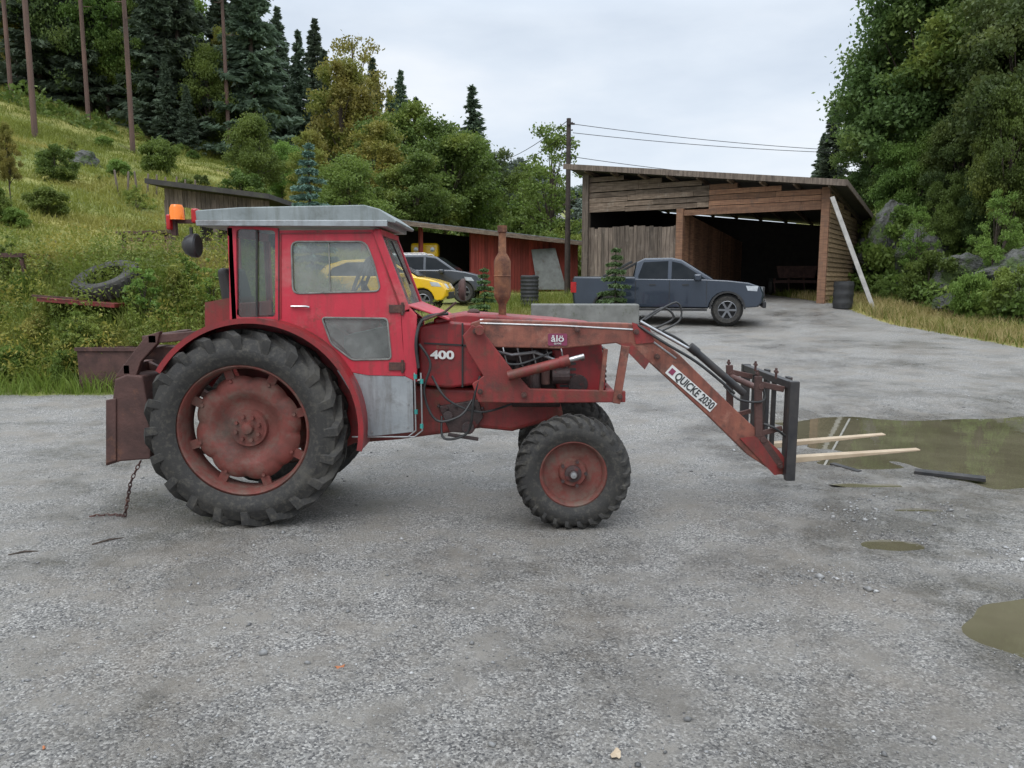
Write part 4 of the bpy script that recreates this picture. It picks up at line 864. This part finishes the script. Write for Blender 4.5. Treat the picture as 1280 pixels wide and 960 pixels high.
def pinecrown(name,seed,m):
    r_=np.random.default_rng(seed); K=34
    cc=np.stack([r_.normal(size=K)*.9,r_.normal(size=K)*.9,r_.uniform(6.6,9.8,K)],1); n=9000; idx=r_.integers(0,K,n)
    dd=dirs(n); C=cc[idx]+dd*(.55*r_.uniform(0,1,n)**.5)[:,None]*np.array([1,1,.5])
    crown=leaves(name+'_crown',C,.13*r_.uniform(.6,1.2,n),m,.25)
    mb=MB(); mb.tube([(0,0,-.3),(.03,0,4),(.0,.03,8),(0,0,9.8)],[.13,.11,.07,.02],8)
    for k in range(20): e=Vector(cc[k]); mb.tube([(0,0,e.z-.5),tuple(e)],[.035,.012],5)
    for k in range(6): a=random.uniform(0,6.28); z=random.uniform(3.5,6.3); mb.tube([(0,0,z),(.6*math.cos(a),.6*math.sin(a),z+.05)],[.02,.006],4)
    return crown,mb
Lf={}
Lf['green']=leafmat('leaves_green',(.05,.085,.018),(.16,.235,.05),(.20,.245,.05),.8,.4)
Lf['dark']=leafmat('leaves_dark',(.042,.074,.024),(.135,.20,.056),(.16,.205,.05),.8,.4)
Lf['yellow']=leafmat('leaves_yellow',(.13,.13,.026),(.34,.30,.07),(.18,.23,.045),.7,.4)
Lf['light']=leafmat('leaves_light',(.075,.135,.026),(.22,.31,.065),None,.8,.4)
Lf['spruce']=leafmat('needles_dark',(.062,.09,.060),(.14,.19,.115),None,.6,.32)
Lf['blue']=leafmat('needles_blue',(.06,.115,.085),(.15,.24,.18),None,1.2,.15)
Lf['young']=leafmat('needles_young',(.045,.09,.03),(.14,.22,.08),None,2,.2)
Lf['far']=leafmat('leaves_far_hazed',(.09,.12,.10),(.17,.21,.16),None,.3,.2)  # distance haze put into the leaf colour, paler and greyer
Lf['bushy']=leafmat('leaves_bank',(.09,.13,.024),(.27,.31,.065),(.33,.30,.08),1.5,.4)
protos={}
def addproto(k,res,bark='bark'):
    crown,mb=res; me=mb.build('trunk',M[bark],None,True); tm=me.data; bpy.data.objects.remove(me); protos[k]=(crown,tm)
addproto('b1',broad('b1',1,30000,75,2.9,6.0,3.7,.12,.85,Lf['green']))
addproto('b2',broad('b2',2,30000,65,3.2,5.6,3.9,.12,.95,Lf['dark']))
addproto('b3',broad('b3',3,18000,60,2.5,6.2,3.5,.11,.7,Lf['yellow']))
addproto('b4',broad('b4',4,26000,64,3.4,5.2,4.1,.12,.95,Lf['light']))
addproto('airy',broad('airy',5,5000,60,2.6,6.6,3.2,.10,.6,Lf['yellow']))
addproto('n1',broad('n1',6,62000,150,3.2,5.9,3.9,.088,.66,Lf['dark']))
addproto('n2',broad('n2',7,62000,140,3.0,5.8,4.0,.088,.66,Lf['green']))
addproto('birch',broad('birch',8,9000,70,2.3,6.0,3.6,.10,.55,Lf['light']))
addproto('far',broad('far',9,12000,50,3.5,5.2,4.2,.2,1.1,Lf['far']))
addproto('bush',broad('bush',10,14000,44,5.2,4.6,4.6,.26,1.5,Lf['green']))
addproto('bushl',broad('bushl',11,12000,40,4.6,4.6,4.8,.28,1.5,Lf['light']))
addproto('bushy',broad('bushy',12,4200,80,5.6,4.4,5.6,.30,.95,Lf['bushy']))
addproto('sapling',broad('sapling',13,1500,46,2.9,5.6,4.4,.30,.6,Lf['light']))
addproto('s1',spruce('s1',21,17000,2.3,.21,Lf['spruce']))
addproto('s2',spruce('s2',22,17000,1.9,.2,Lf['spruce'],30))
addproto('sb',spruce('sb',23,16000,2.9,.26,Lf['blue'],16,.3,8))
addproto('sy',spruce('sy',24,11000,3.6,.36,Lf['young'],12,.3,8))
addproto('p1',pinecrown('p1',31,Lf['spruce']),'pbark')
def tree(kind,px,top,Yv,wf,label,name='tree',cat='tree',group=None,hh=None):
    a=P(px,top,Yv); zb=tz(a.x,Yv)-.1; h=hh if hh else max(.4,a.z-zb)
    t=thing(name,label,cat,(a.x,Yv,zb),random.uniform(0,6.28),group,world=False)
    s=h/10; t.scale=(s*wf,s*wf,s)
    cm,tm=protos[kind]; link('trunk',tm,None,t); link('crown',cm,None,t); return t
G1='spruces of the hillside wood'
for row,(Yv,stp) in enumerate([(66,30),(73,32),(82,34)]):
    px=-50+row*9
    while px<335:
        k=random.choice(['s1','b1','b4','b2','b3'] if row==0 else ['s1','s2','s1','b4','b1'])
        lab='tall spruce standing in the dense wood above the left meadow' if k[0]=='s' else 'leafy tree standing among the spruces above the left meadow'
        tree(k,px+random.uniform(-7,7),0,Yv+random.uniform(-2,2),1.0 if k[0]=='s' else .75,lab,'spruce_tree' if k[0]=='s' else 'leafy_tree','tree',G1 if k[0]=='s' else 'leafy trees of the hillside wood',hh=random.uniform(14,21) if k[0]=='s' else random.uniform(7,14)); px+=stp
for px,top,Yv,k,w in [(345,5,74,'s1',.9),(372,35,72,'s2',.9),(392,20,80,'s1',.9),(405,60,70,'s2',1),(430,75,76,'s1',1),(465,70,78,'s2',1),(500,85,74,'s1',.9),(520,120,76,'s2',1),(488,110,68,'s1',1)]:
    tree(k,px,top,Yv,w,'dark spruce on the skyline above the yellowing trees','spruce_tree','tree','spruces on the skyline',)
tree('s2',590,105,70,1.2,'lone pointed spruce rising above the trees left of the utility pole','spruce_tree')
for px,base,Yv,lab in [(30,160,46,'leftmost bare tall pine trunk on the meadow slope'),(100,150,60,'second slim tall pine from the left on the meadow slope'),(154,180,53,'tall pine with orange bark nearest the meadow centre'),(278,150,63,'tall pine behind the round green tree at the meadow edge'),(180,110,66,'slim pale pine at the back edge of the meadow'),(4,120,60,'tall pine at the extreme left edge of the wood')]:
    tree('p1',px,0,Yv,.62,lab,'pine_tree',hh=21)
for a in [('b4',318,138,43,.85,'round green tree at the right end of the meadow'),('airy',440,22,60,.85,'tall thin leaved birch turning yellow on the skyline','birch_tree'),('b3',425,70,56,.9,'yellow green birch below the tall thin one','birch_tree'),
    ('b3',385,160,40,.8,'yellowish bushy tree behind the blue spruce'),('b3',470,150,46,1.1,'broad yellow green tree behind the red shed roof'),('b1',505,125,52,1.0,'green tree between the yellow birch and the dark tree'),('b1',555,145,47,1.1,'large green tree over the middle of the red shed'),('b4',590,165,50,.9,'green tree just under the lone pointed spruce'),
    ('b4',440,190,38,1.1,'low spreading tree behind the left end of the red shed'),('b1',520,190,41,1.1,'low green tree directly behind the red shed roof'),('b2',610,185,56,1,'dark tree at the right end of the tree belt'),('b4',350,175,48,.9,'pale green tree between the round tree and the blue spruce'),
    ('far',640,195,85,1.1,'hazy distant tree left of the utility pole'),('far',670,205,95,1.2,'hazy distant tree behind the birch by the pole'),('far',615,200,80,1.2,'hazy distant tree behind the dark belt'),('far',720,225,100,1.3,'hazy distant tree right of the utility pole'),('far',750,240,90,1.2,'hazy distant tree hidden low behind the timber shed'),
    ('birch',690,152,44,1.0,'light leaved birch around the utility pole','birch_tree'),('birch',655,205,50,1.0,'light birch just left of the utility pole','birch_tree'),('bush',655,245,46,.8,'low green bush behind the roof of the red shed','bush'),('bush',700,262,42,.8,'low green bush by the foot of the utility pole','bush'),
    ('bush',66,172,33,.85,'dark green bush on the left of the meadow','bush'),('bushl',197,165,46,.75,'bright light green bush at the foot of the orange pine','bush'),('s1',205,70,62,1.0,'broad dark spruce at the meadow edge behind the bright bush','spruce_tree'),('s1',232,105,61,1.0,'smaller dark spruce at the meadow edge','spruce_tree'),
    ('bush',125,230,36,.6,'small dark bush in the middle of the meadow','bush'),('b3',5,150,27,.5,'small yellow leaved tree at the left edge','small_tree'),('bush',-20,215,24,.9,'green shrub cut by the left edge of the meadow','bush'),
    ('bush',300,205,40,1.0,'green bush under the round tree','bush'),('bush',250,215,44,.9,'low bush where the meadow meets the wood','bush'),
    ('sb',385,172,22,.95,'blue green young spruce rising behind the cab roof','spruce_tree'),
    ('sy',605,330,19,.95,'young green pine behind the tractor bonnet','young_pine'),('sy',770,304,20.8,.85,'young pine growing in front of the pickup truck','young_pine'),
    ('n1',1175,-70,33,.95,'tall dense dark tree at the left of the right hand wood'),('n2',1245,-120,31,1.0,'tall green tree in the middle of the right hand wood'),('n1',1300,-60,27,.9,'dense dark tree at the right edge of the photo'),
    ('n2',1120,60,40,.8,'green tree standing right of the dark pine'),('n1',1095,130,37,.75,'rounded dark tree just right of the shed roof'),('n2',1150,140,31,.7,'bushy tree above the mossy rock face'),('n1',1210,120,29,.75,'dense tree over the mossy boulders'),
    ('n2',1275,70,25,.55,'yellow green tree hanging in from the right edge'),('n1',1330,40,32,.9,'large tree mostly outside the right edge'),('n1',1225,-30,38,1.0,'tall dark tree behind the middle of the right hand wood'),
    ('s1',1045,125,46,1.15,'dark pointed conifer standing behind the shed roof end','spruce_tree'),('s2',1030,165,50,1.2,'shorter dark conifer beside the pointed one','spruce_tree'),
    ('bush',1165,300,25.2,.8,'small green shrub before the rock face','bush'),('birch',1250,235,23.5,.75,'slender light birch growing over the boulders','birch_tree'),('bush',1105,345,26.5,.75,'low shrub right of the leaning board','bush'),('bushl',1215,330,22,.55,'light green shrub between the mossy boulders','bush'),('bush',1278,318,20.5,.7,'dark shrub at the right edge above the grass','bush'),('n2',1190,205,27.5,.6,'small leafy tree rooted on the rock face'),('bush',1132,238,29.5,.75,'shrub hanging over the top of the rock face','bush'),('n1',1235,200,26.5,.6,'dark small tree hiding the middle of the rocks'),('birch',1150,255,26.8,.7,'slender light birch before the rock face','birch_tree')]:
    kind,px,top,Yv,wf,lab=a[:6]; nm=a[6] if len(a)>6 else 'leafy_tree'
    tree(kind,px,top,Yv,wf,lab,nm,'bush' if nm=='bush' else 'tree')
for px,py,Yv in [(60,265,27),(90,205,42),(150,225,38),(170,250,33),(232,235,40),(215,205,50),(20,275,24),(130,190,52),(75,150,60),(240,190,58),(185,280,27),(45,130,62),(120,150,62),(170,165,60),(225,175,60)]:
    tree(random.choice(['bushy','bush','bushl']),px,py,Yv,1.0,'small low shrub scattered on the sloping meadow','bush','bush','small shrubs of the meadow',hh=random.uniform(.5,1.3))
for px,top,Yv,k,w,lab in [(215,338,12.6,'bushy',.8,'yellow green shrub behind the rear wheel top'),(112,402,11.5,'bushy',.9,'leafy yellow green shrub over the rusty trough'),(22,338,12.8,'bushl',.6,'green shrub at the left end of the weedy bank'),(190,405,11.4,'bushy',.8,'low shrub beside the tractor ballast'),(45,395,11.8,'bushy',.9,'ragged low shrub left of the rusty trough'),(75,430,11.2,'bush',.8,'small dark shrub at the gravel edge left of the trough'),(12,425,11.3,'bushl',.8,'low bright shrub at the left edge by the gravel')]:
    tree(k,px,top,Yv,w,lab,'bush','bush')
for px,top,Yv,lab in [(232,312,13.0,'thin sapling just left of the cab'),(178,330,12.2,'thin sapling right of the old tyre'),(60,320,13.4,'thin sapling left of the old tyre'),(5,300,13.2,'tallest thin sapling at the left edge of the bank'),(265,330,12.6,'thin sapling half hidden by the cab'),(95,385,11.6,'short sapling in front of the old tyre')]:
    tree('sapling',px,top,Yv,.9,lab,'sapling','sapling')
# ---------------------------------------------------------------- grass stuff
def blades(name,x,y,h,w,m,lean=.35,label=None,cat='grass'):
    n=len(x); z=terrain(x,y)-.02; az=rng.uniform(0,6.28,n); wd=np.stack([np.cos(az),np.sin(az),0*az],1)*w[:,None]
    ln=rng.normal(size=(n,2))*lean; B=np.stack([x,y,z],1)
    mid=B+np.stack([ln[:,0]*h*.3,ln[:,1]*h*.3,h*.55],1); tip=B+np.stack([ln[:,0]*h,ln[:,1]*h,h*(1-.25*np.abs(ln[:,0]))],1)
    V=np.stack([B-wd,B+wd,mid+wd*.7,mid-wd*.7,tip],1).reshape(-1,3); b=np.arange(n)*5
    F3=np.concatenate([np.stack([b,b+1,b+2],1),np.stack([b,b+2,b+3],1),np.stack([b+3,b+2,b+4],1)])
    o=link(name,fast(name,V,F3,m),None); setp(o,label,cat,None,'stuff'); return o
def scatter(n,x0,x1,y0,y1,thr=.5):
    x=rng.uniform(x0,x1,n); y=rng.uniform(y0,y1,n); g=grassmask(x,y); k=g>rng.uniform(.3,.9,n); return x[k],y[k]
GM=leafmat('grass_green',(.09,.135,.022),(.22,.28,.05),(.31,.29,.09),1.2,.42); GY=leafmat('grass_dry',(.22,.17,.07),(.46,.37,.18),(.24,.25,.06),.9,.42)
x,y=scatter(65000,-11,-1.5,10.2,17); h=rng.uniform(.12,.55,len(x))*np.interp(y,[10.2,11.5,17],[.45,1,1.1]); blades('bank_grass',x,y,h,rng.uniform(.004,.010,len(x)),GM,.35,'tall green grass covering the bank left of the tractor')
x,y=scatter(75000,-11,-1.5,11.0,18); h=rng.uniform(.3,1.0,len(x))*(.8+.3*np.clip(und(x*.9,y*.9),-1,1)); k=und(x*1.5,y*1.5)>-.05; blades('dry_grass',x[k],y[k],h[k],rng.uniform(.003,.007,k.sum()),GY,.25,'tall dry straw coloured grass on the bank')
ns=1500; x,y=scatter(ns*2,-11,-1.5,10.9,16.5); x=x[:ns]; y=y[:ns]; hs=rng.uniform(.4,1.15,len(x))*np.interp(y,[10.9,12],[.6,1]); per=42
zz=terrain(x,y); u_=rng.uniform(.12,1,(len(x),per)); lx=rng.normal(size=(len(x),1))*.14
C=np.stack([x[:,None]+lx*u_*hs[:,None]+rng.normal(size=u_.shape)*.055,y[:,None]+rng.normal(size=u_.shape)*.055,zz[:,None]+u_*hs[:,None]],2).reshape(-1,3)
o=link('tall_weeds',leaves('tall_weeds',C,rng.uniform(.014,.044,len(C)),leafmat('weed_stalk_leaves',(.07,.115,.02),(.23,.29,.05),(.36,.32,.06),1.6,.4),.38),None); setp(o,'tall ragged weed stalks standing above the bank grass','weeds',None,'stuff')
n=42000; x,y=scatter(n,-11,-1.5,11.0,17.5); cl=und(x*2.1+4,y*2.1)>.0; x=x[cl]; y=y[cl]; hh=rng.uniform(.05,.6,len(x))**1.0*np.interp(y,[11,12.2,17],[.45,1,1])
C=np.stack([x,y,terrain(x,y)+hh],1); o=link('bank_weeds',leaves('bank_weeds',C,rng.uniform(.02,.05,len(x)),leafmat('weed_leaves',(.07,.115,.02),(.22,.28,.05),(.33,.30,.06),1.6,.4)),None); setp(o,'leafy green and yellowish weeds covering the bank','weeds',None,'stuff')
n=120000; yy=rng.uniform(17,66,n); xx=yy*rng.uniform(-.78,-.12,n); k=(terrain(xx,yy)>1.2); xx=xx[k]; yy=yy[k]; blades('meadow_grass',xx,yy,rng.uniform(.08,.35,len(xx))*np.interp(yy,[17,60],[.9,1.4])*(1+.8*np.clip(und(xx*.8,yy*.8),-.5,1)),rng.uniform(.012,.03,len(xx)),leafmat('meadow_blades',(.12,.155,.026),(.28,.31,.06),(.40,.35,.10),.25,.42),.5,'rough yellow green grass on the sloping meadow')
x,y=scatter(30000,10.2,17,13,30); h=rng.uniform(.1,.42,len(x)); blades('verge_grass',x,y,h,rng.uniform(.006,.015,len(x)),GY,.35,'dry tan grass along the right edge of the yard')
x,y=scatter(26000,10.2,20,13,32); h=rng.uniform(.1,.4,len(x)); blades('verge_green_grass',x,y,h,rng.uniform(.008,.016,len(x)),GM,.4,'green grass along the foot of the rocks')
n=60000; yy=rng.uniform(19,34,n); xx=rng.uniform(12.8,24,n); C=np.stack([xx,yy,terrain(xx,yy)+rng.uniform(0,.95,n)**1.5],1); k=und(xx*1.3,yy*1.3)>-.15
o=link('undergrowth',leaves('undergrowth',C[k],rng.uniform(.05,.11,k.sum()),Lf['green']),None); setp(o,'leafy undergrowth on the rocky slope at the right','undergrowth',None,'stuff')
n=60000; yy=rng.uniform(55,92,n); xx=yy*rng.uniform(-.8,.05,n); e_=np.clip(und(xx*.7,yy*.7)+.35+(yy-64)*.06,0,1); k=e_>.08; xx=xx[k]; yy=yy[k]; e_=e_[k]; C=np.stack([xx,yy,terrain(xx,yy)+rng.uniform(0,1,len(xx))*2.0*e_],1)
o=link('forest_undergrowth',leaves('forest_undergrowth',C,rng.uniform(.10,.26,len(xx)),Lf['green']),None); setp(o,'green undergrowth filling the hillside wood','undergrowth',None,'stuff')
x,y=scatter(14000,-1.2,6,16,30); blades('back_grass',x,y,rng.uniform(.15,.5,len(x)),rng.uniform(.008,.014,len(x)),GM,.4,'green grass around the young pines behind the tractor')
# rocks
def rockmesh(seed):
    bm=bmesh.new(); bmesh.ops.create_icosphere(bm,subdivisions=5,radius=1); r_=random.Random(seed)
    pl=[(Vector((r_.gauss(0,1),r_.gauss(0,1),r_.gauss(0,.8))).normalized(),r_.uniform(.5,.85)) for _ in range(14)]
    from mathutils import noise as mn
    for v in bm.verts:
        for n_,d in pl:
            t=v.co.dot(n_)
            if t>d: v.co-=n_*(t-d)*.92
        v.co+=v.co.normalized()*(.16*mn.fractal(v.co*1.7+Vector((seed*3,0,0)),.9,2.1,5))
    me=bpy.data.meshes.new('rock'); bm.to_mesh(me); bm.free(); me.materials.append(M['rock']); return me
RK=[rockmesh(i) for i in range(5)]
for i,(px,py,Yv,sx_,sy_,sz_,lab) in enumerate([(1112,318,30.5,1.7,1.6,2.0,'tall mossy rock face behind the leaning board'),(1150,330,28.5,1.6,1.5,1.6,'grey rock right of the tall mossy rock face'),(1200,355,24.8,1.1,1.0,.9,'mossy boulder in the middle of the rocky slope'),(1240,376,22.9,.8,.8,.6,'low mossy boulder above the grass'),(1270,342,23.0,1.1,1,1.1,'large boulder at the right edge'),(1190,382,23.5,.7,.6,.45,'small boulder at the foot of the slope'),(1150,360,26.5,.9,.8,.65,'rounded boulder beside the small shrub'),(1235,190,31,2.4,1.6,1.9,'grey outcrop high among the right hand trees'),(1290,375,21.5,.7,.7,.5,'boulder cut by the right edge'),(1215,395,22.5,.45,.4,.3,'smallest boulder in the verge grass')]):
    a=P(px,py,Yv); o=link('boulder',RK[i%5],None); o.location=a; o.scale=(sx_,sy_,sz_); o.rotation_euler=(0,0,i*1.3); setp(o,lab,'rock')
for i,(px,py,Yv,s,lab) in enumerate([(112,258,40,.8,'pale boulder lying on the meadow'),(148,306,17,.35,'small stone at the top of the weedy bank'),(255,300,24,.6,'mossy boulder by the lean-to')]):
    a=P(px,py,Yv); o=link('boulder',RK[i],None); o.location=(a.x,Yv,tz(a.x,Yv)+s*.2); o.scale=(s,s,s*.7); setp(o,lab,'rock')
def oldtyre(px,py,Yv,r,w,tilt,lab,grp=None):
    a=P(px,py,Yv); a.z=tz(a.x,Yv)+.34; t=MB(); t.lathe([(r*.58,-w*.4),(r*.75,-w*.5),(r*.93,-w*.45),(r,-w*.25),(r,w*.25),(r*.93,w*.45),(r*.75,w*.5),(r*.58,w*.4),(r*.62,0)],(0,0,0),'Z',36,True)
    for k in range(26):
        q=2*math.pi*k/26; t.beam((r*math.cos(q),r*math.sin(q),-w*.35),(r*math.cos(q+.08),r*math.sin(q+.08),w*.35),.05,.03,Vector((math.cos(q),math.sin(q),0)))
    o=t.build('old_tyre',M['rubber'],None,True); o.location=a; o.rotation_euler=tilt; setp(o,lab,'tyre',grp); return a
ta=oldtyre(134,352,12.7,.52,.30,(R(28),R(-8),0),'large worn black tyre lying tilted on the weedy bank')
t=thing('scrap_plate','rusty red scrap plate lying under the old tyre on the bank','scrap metal',(ta.x-.1,12.3,ta.z-.35))
mb=MB(); mb.beam((ta.x-.75,12.25,ta.z-.28),(ta.x+.45,12.25,ta.z-.38),.06,.5); mb.build('plate',M['dred'],t)
mb=MB(); mb.beam((ta.x-.8,11.98,ta.z-.22),(ta.x-.1,11.98,ta.z-.27),.03,.03); mb.build('rail',M['rusty'],t)
t=thing('rusty_trough','rusty red metal trough half hidden in weeds left of the tractor','trough',tuple(P(135,470,10.95)))
mb=MB(); a=P(96,436,10.9); b_=P(176,472,10.9); mb.box(a.x,b_.x,10.9,10.93,b_.z-.3,a.z); mb.box(a.x,b_.x,11.35,11.38,b_.z-.3,a.z); mb.box(a.x,a.x+.03,10.93,11.35,b_.z-.3,a.z); mb.build('side_plate',M['rusty'],t)
mb=MB(); mb.box(a.x-.02,b_.x+.02,10.87,10.91,a.z-.03,a.z+.02); mb.build('edge_rail',M['rusty'],t)
t=thing('rusty_trestle','rusty steel trestle standing in weeds at the left edge of the bank','trestle',tuple(P(10,345,13)))
mb=MB(); a=P(-20,318,13); b_=P(32,318,13); mb.box(a.x,b_.x,12.9,13.0,a.z-.05,a.z+.02); mb.box(a.x,b_.x,13.6,13.7,a.z-.05,a.z+.02); mb.build('rail',M['rusty'],t)
for xx in (a.x+.1,b_.x-.05):
    mb=MB(); mb.beam((xx,12.95,a.z),(xx+.1,12.95,a.z-.8),.05,.05); mb.build('leg',M['rusty'],t)
t=thing('timber_rack','rusty rack of beams and posts standing by the lean-to','rack',tuple(P(200,320,18)))
for (x1,y1,x2,y2) in [(150,292,215,290),(165,300,215,298)]: mb=MB(); mb.beam(P(x1,y1,18),P(x2,y2,18),.07,.4); mb.build('beam',M['rusty'],t)
for x1 in (155,190,208):
    mb=MB(); mb.beam(P(x1,290,18),P(x1,345,18),.07,.07); mb.build('post',M['rusty'],t)
for i in range(9):
    px=150+i*12; Yv=34+i*.6; a=P(px,280,Yv); z=tz(a.x,Yv); mb=MB(); mb.tube([(0,0,-.2),(0,0,1.0),(0,0,1.05)],[.05,.045,.02],7); o=mb.build('fence_post',M['wvert']); o.location=(a.x,Yv,z); o.rotation_euler=(R(random.uniform(-5,5)),R(random.uniform(-5,5)),0); setp(o,'thin wooden fence post in the row across the lower meadow','fence post','fence posts of the meadow')
def plank(p0,p1,w,m,lab,name='plank',th=.02,lift=.005):
    a=Vector(p0);b_=Vector(p1); d=(b_-a).normalized(); s=d.cross(Vector((0,0,1))).normalized()*w/2; z=Vector((0,0,th)); mb=MB(); mb.hexa([a-s,b_-s,b_+s,a+s],[a-s+z,b_-s+z,b_+s+z,a+s+z]); setp(mb.build(name,m,None,False,.003),lab,'plank' if name=='plank' else name.replace('_',' '))
def G(px,py,z=0.0):
    u=(px-640)/F; v=(480-py)/F; dz=-sp+v*cp; t=(H-z)/-dz; return Vector((u*t,(cp+v*sp)*t,z))
plank(G(1143,591,.0),G(1232,601,.0),.11,M['black'],'dark wet plank lying in the near edge of the big puddle',th=.03)
plank(G(1062,524,-.024),G(1020,602,-.01),.022,M['lath'],'thin pale lath lying across the puddle edge under the forks',th=.010)
plank(G(1040,581,-.01),G(1074,591,-.01),.06,M['black'],'short dark plank beside the pale lath',th=.02)
def stick(p,q,lab):
    a=G(*p,.008);b_=G(*q,.008); m_=a.lerp(b_,.5)+Vector((.0,.015,.006)); mb=MB(); mb.tube([a,m_,b_],[.006,.007,.003],6); setp(mb.build('stick',M['bark'],None,True),lab,'stick')
stick((10,694),(48,689),'thin dark stick lying at the left edge of the gravel'); stick((115,681),(155,672),'short dark stick on the gravel below the rear wheel')
for px,py,s,rz,lab in [(425,833,.022,.4,'orange fallen leaf on the gravel in the left foreground'),(770,942,.03,1.2,'pale brown fallen leaf at the bottom of the photo'),(568,766,.012,.2,'tiny pinkish leaf near the middle of the gravel'),(55,935,.012,2.2,'small tan leaf in the lower left corner'),(705,655,.012,1.0,'tiny leaf near the front wheel')]:
    c=G(px,py,.008); mb=MB(); pts=[(s*math.cos(t)*(1+.25*math.sin(5*t)),s*.6*math.sin(t)*(1+.2*math.cos(3*t)),.004*math.cos(2*t)) for t in [2*math.pi*k/14 for k in range(14)]]
    mb.add([(0,0,0)]+pts,[(0,k+1,(k+1)%14+1) for k in range(14)]); o=mb.build('fallen_leaf',M['leafo'] if py!=942 else M['forks']); o.location=c; o.rotation_euler=(0,0,rz); setp(o,lab,'leaf')
# loose stones
n=30000; yy=1.9+rng.uniform(0,1,n)**1.5*9; xx=yy*rng.uniform(-.75,.75,n)
n2=26000; y2=rng.uniform(3.6,6.6,n2); x2=rng.uniform(.9,4.6,n2)
cl=und(xx*2.2,yy*2.2)-.12
k=(cl>rng.uniform(-.3,.8,n))&(grassmask(xx,yy)<.4); xx=xx[k]; yy=yy[k]
pc=np.exp(-((x2-2.7)/1.1)**2-((y2-5.35)/.75)**2)+.9*np.exp(-((x2-1.75)/.5)**2-((y2-4.2)/.5)**2)+.8*np.exp(-((x2-3.0)/.6)**2-((y2-4.3)/.35)**2)
k2=(pc+und(x2*2.5,y2*2.5)*.5)>rng.uniform(.25,1.1,n2); x2=x2[k2]; y2=y2[k2]
s1=.0015+.0028*rng.exponential(.8,len(xx)); big_=rng.uniform(size=len(xx))<.012; s1[big_]*=2.4
s2=.003+.005*rng.exponential(.7,len(x2))
xx=np.concatenate([xx,x2]); yy=np.concatenate([yy,y2]); sz=np.clip(np.concatenate([s1,s2]),.0015,.024); n=len(xx)
sz*=np.where(yy<3,.7,1)
O=np.array([[1,0,0],[.1,1,.1],[-1,.1,0],[0,-1,0],[.15,.1,.75],[0,0,-.6],[.7,.65,.35],[-.6,-.7,.3]])
bm=bmesh.new(); vs=[bm.verts.new(p) for p in O]; bmesh.ops.convex_hull(bm,input=vs); bmesh.ops.triangulate(bm,faces=bm.faces); bm.verts.ensure_lookup_table(); bm.verts.index_update(); hv=np.array([v.co[:] for v in bm.verts]); hf=np.array([[v.index for v in f.verts] for f in bm.faces]); bm.free()
az=rng.uniform(0,6.28,n); ca,sa=np.cos(az),np.sin(az); st=rng.uniform(.6,1.3,(n,3))
Vv=hv[None,:,:]*st[:,None,:]*sz[:,None,None]
Xr=Vv[:,:,0]*ca[:,None]-Vv[:,:,1]*sa[:,None]; Yr=Vv[:,:,0]*sa[:,None]+Vv[:,:,1]*ca[:,None]
base=np.stack([xx,yy,terrain(xx,yy)+sz*.15],1); Vv=np.stack([Xr,Yr,Vv[:,:,2]],2)+base[:,None,:]
Ff=(hf[None]+(np.arange(n)*len(hv))[:,None,None]).reshape(-1,3)
o=link('loose_gravel',fast('loose_gravel',Vv.reshape(-1,3),Ff,M['stone']),None); setp(o,'loose grey gravel stones scattered over the yard','gravel',None,'stuff')
# ---------------------------------------------------------------- world, light, camera
w=bpy.data.worlds.new('World'); sc.world=w; w.use_nodes=True; nt=w.node_tree; nt.nodes.clear(); L=nt.links
out=N(nt,'ShaderNodeOutputWorld'); sky=N(nt,'ShaderNodeTexSky'); sky.sky_type='NISHITA'; sky.sun_disc=False; sky.sun_elevation=R(48); sky.sun_rotation=R(200)
b1=N(nt,'ShaderNodeBackground'); b1.inputs[1].default_value=.10; L.new(sky.outputs[0],b1.inputs[0])
tc=N(nt,'ShaderNodeTexCoord'); mp=N(nt,'ShaderNodeMapping'); mp.inputs['Scale'].default_value=(1,1,3.2); L.new(tc.outputs['Generated'],mp.inputs[0])
n1=noise(nt,mp.outputs[0],1.9,7,.5); cr=ramp(nt,[(.34,(.55,.63,.74)),(.5,(.71,.78,.87)),(.66,(.90,.93,.97))]); L.new(n1,cr.inputs[0])
sx=N(nt,'ShaderNodeSeparateXYZ'); L.new(tc.outputs['Generated'],sx.inputs[0])
b2=N(nt,'ShaderNodeBackground'); L.new(cr.outputs[0],b2.inputs[0]); L.new(mapr(nt,sx.outputs[2],.3,1,1.14,3.7),b2.inputs[1])
mx=N(nt,'ShaderNodeMixShader'); mx.inputs[0].default_value=.9; L.new(b1.outputs[0],mx.inputs[1]); L.new(b2.outputs[0],mx.inputs[2]); L.new(mx.outputs[0],out.inputs[0])
sl=bpy.data.lights.new('sun','SUN'); sl.energy=1.1; sl.angle=R(30); sl.color=(1,.97,.93); so=bpy.data.objects.new('sun',sl); COL.objects.link(so); so.rotation_euler=(R(42),0,R(-20))
cam=bpy.data.cameras.new('camera'); cam.sensor_width=36; cam.lens=27; cam.clip_end=2000; co=bpy.data.objects.new('camera',cam); COL.objects.link(co); co.location=(0,0,H); co.rotation_euler=(R(90)-PITCH,0,0); sc.camera=co
sc.view_settings.view_transform='Standard'; sc.view_settings.look='None'; sc.view_settings.exposure=0
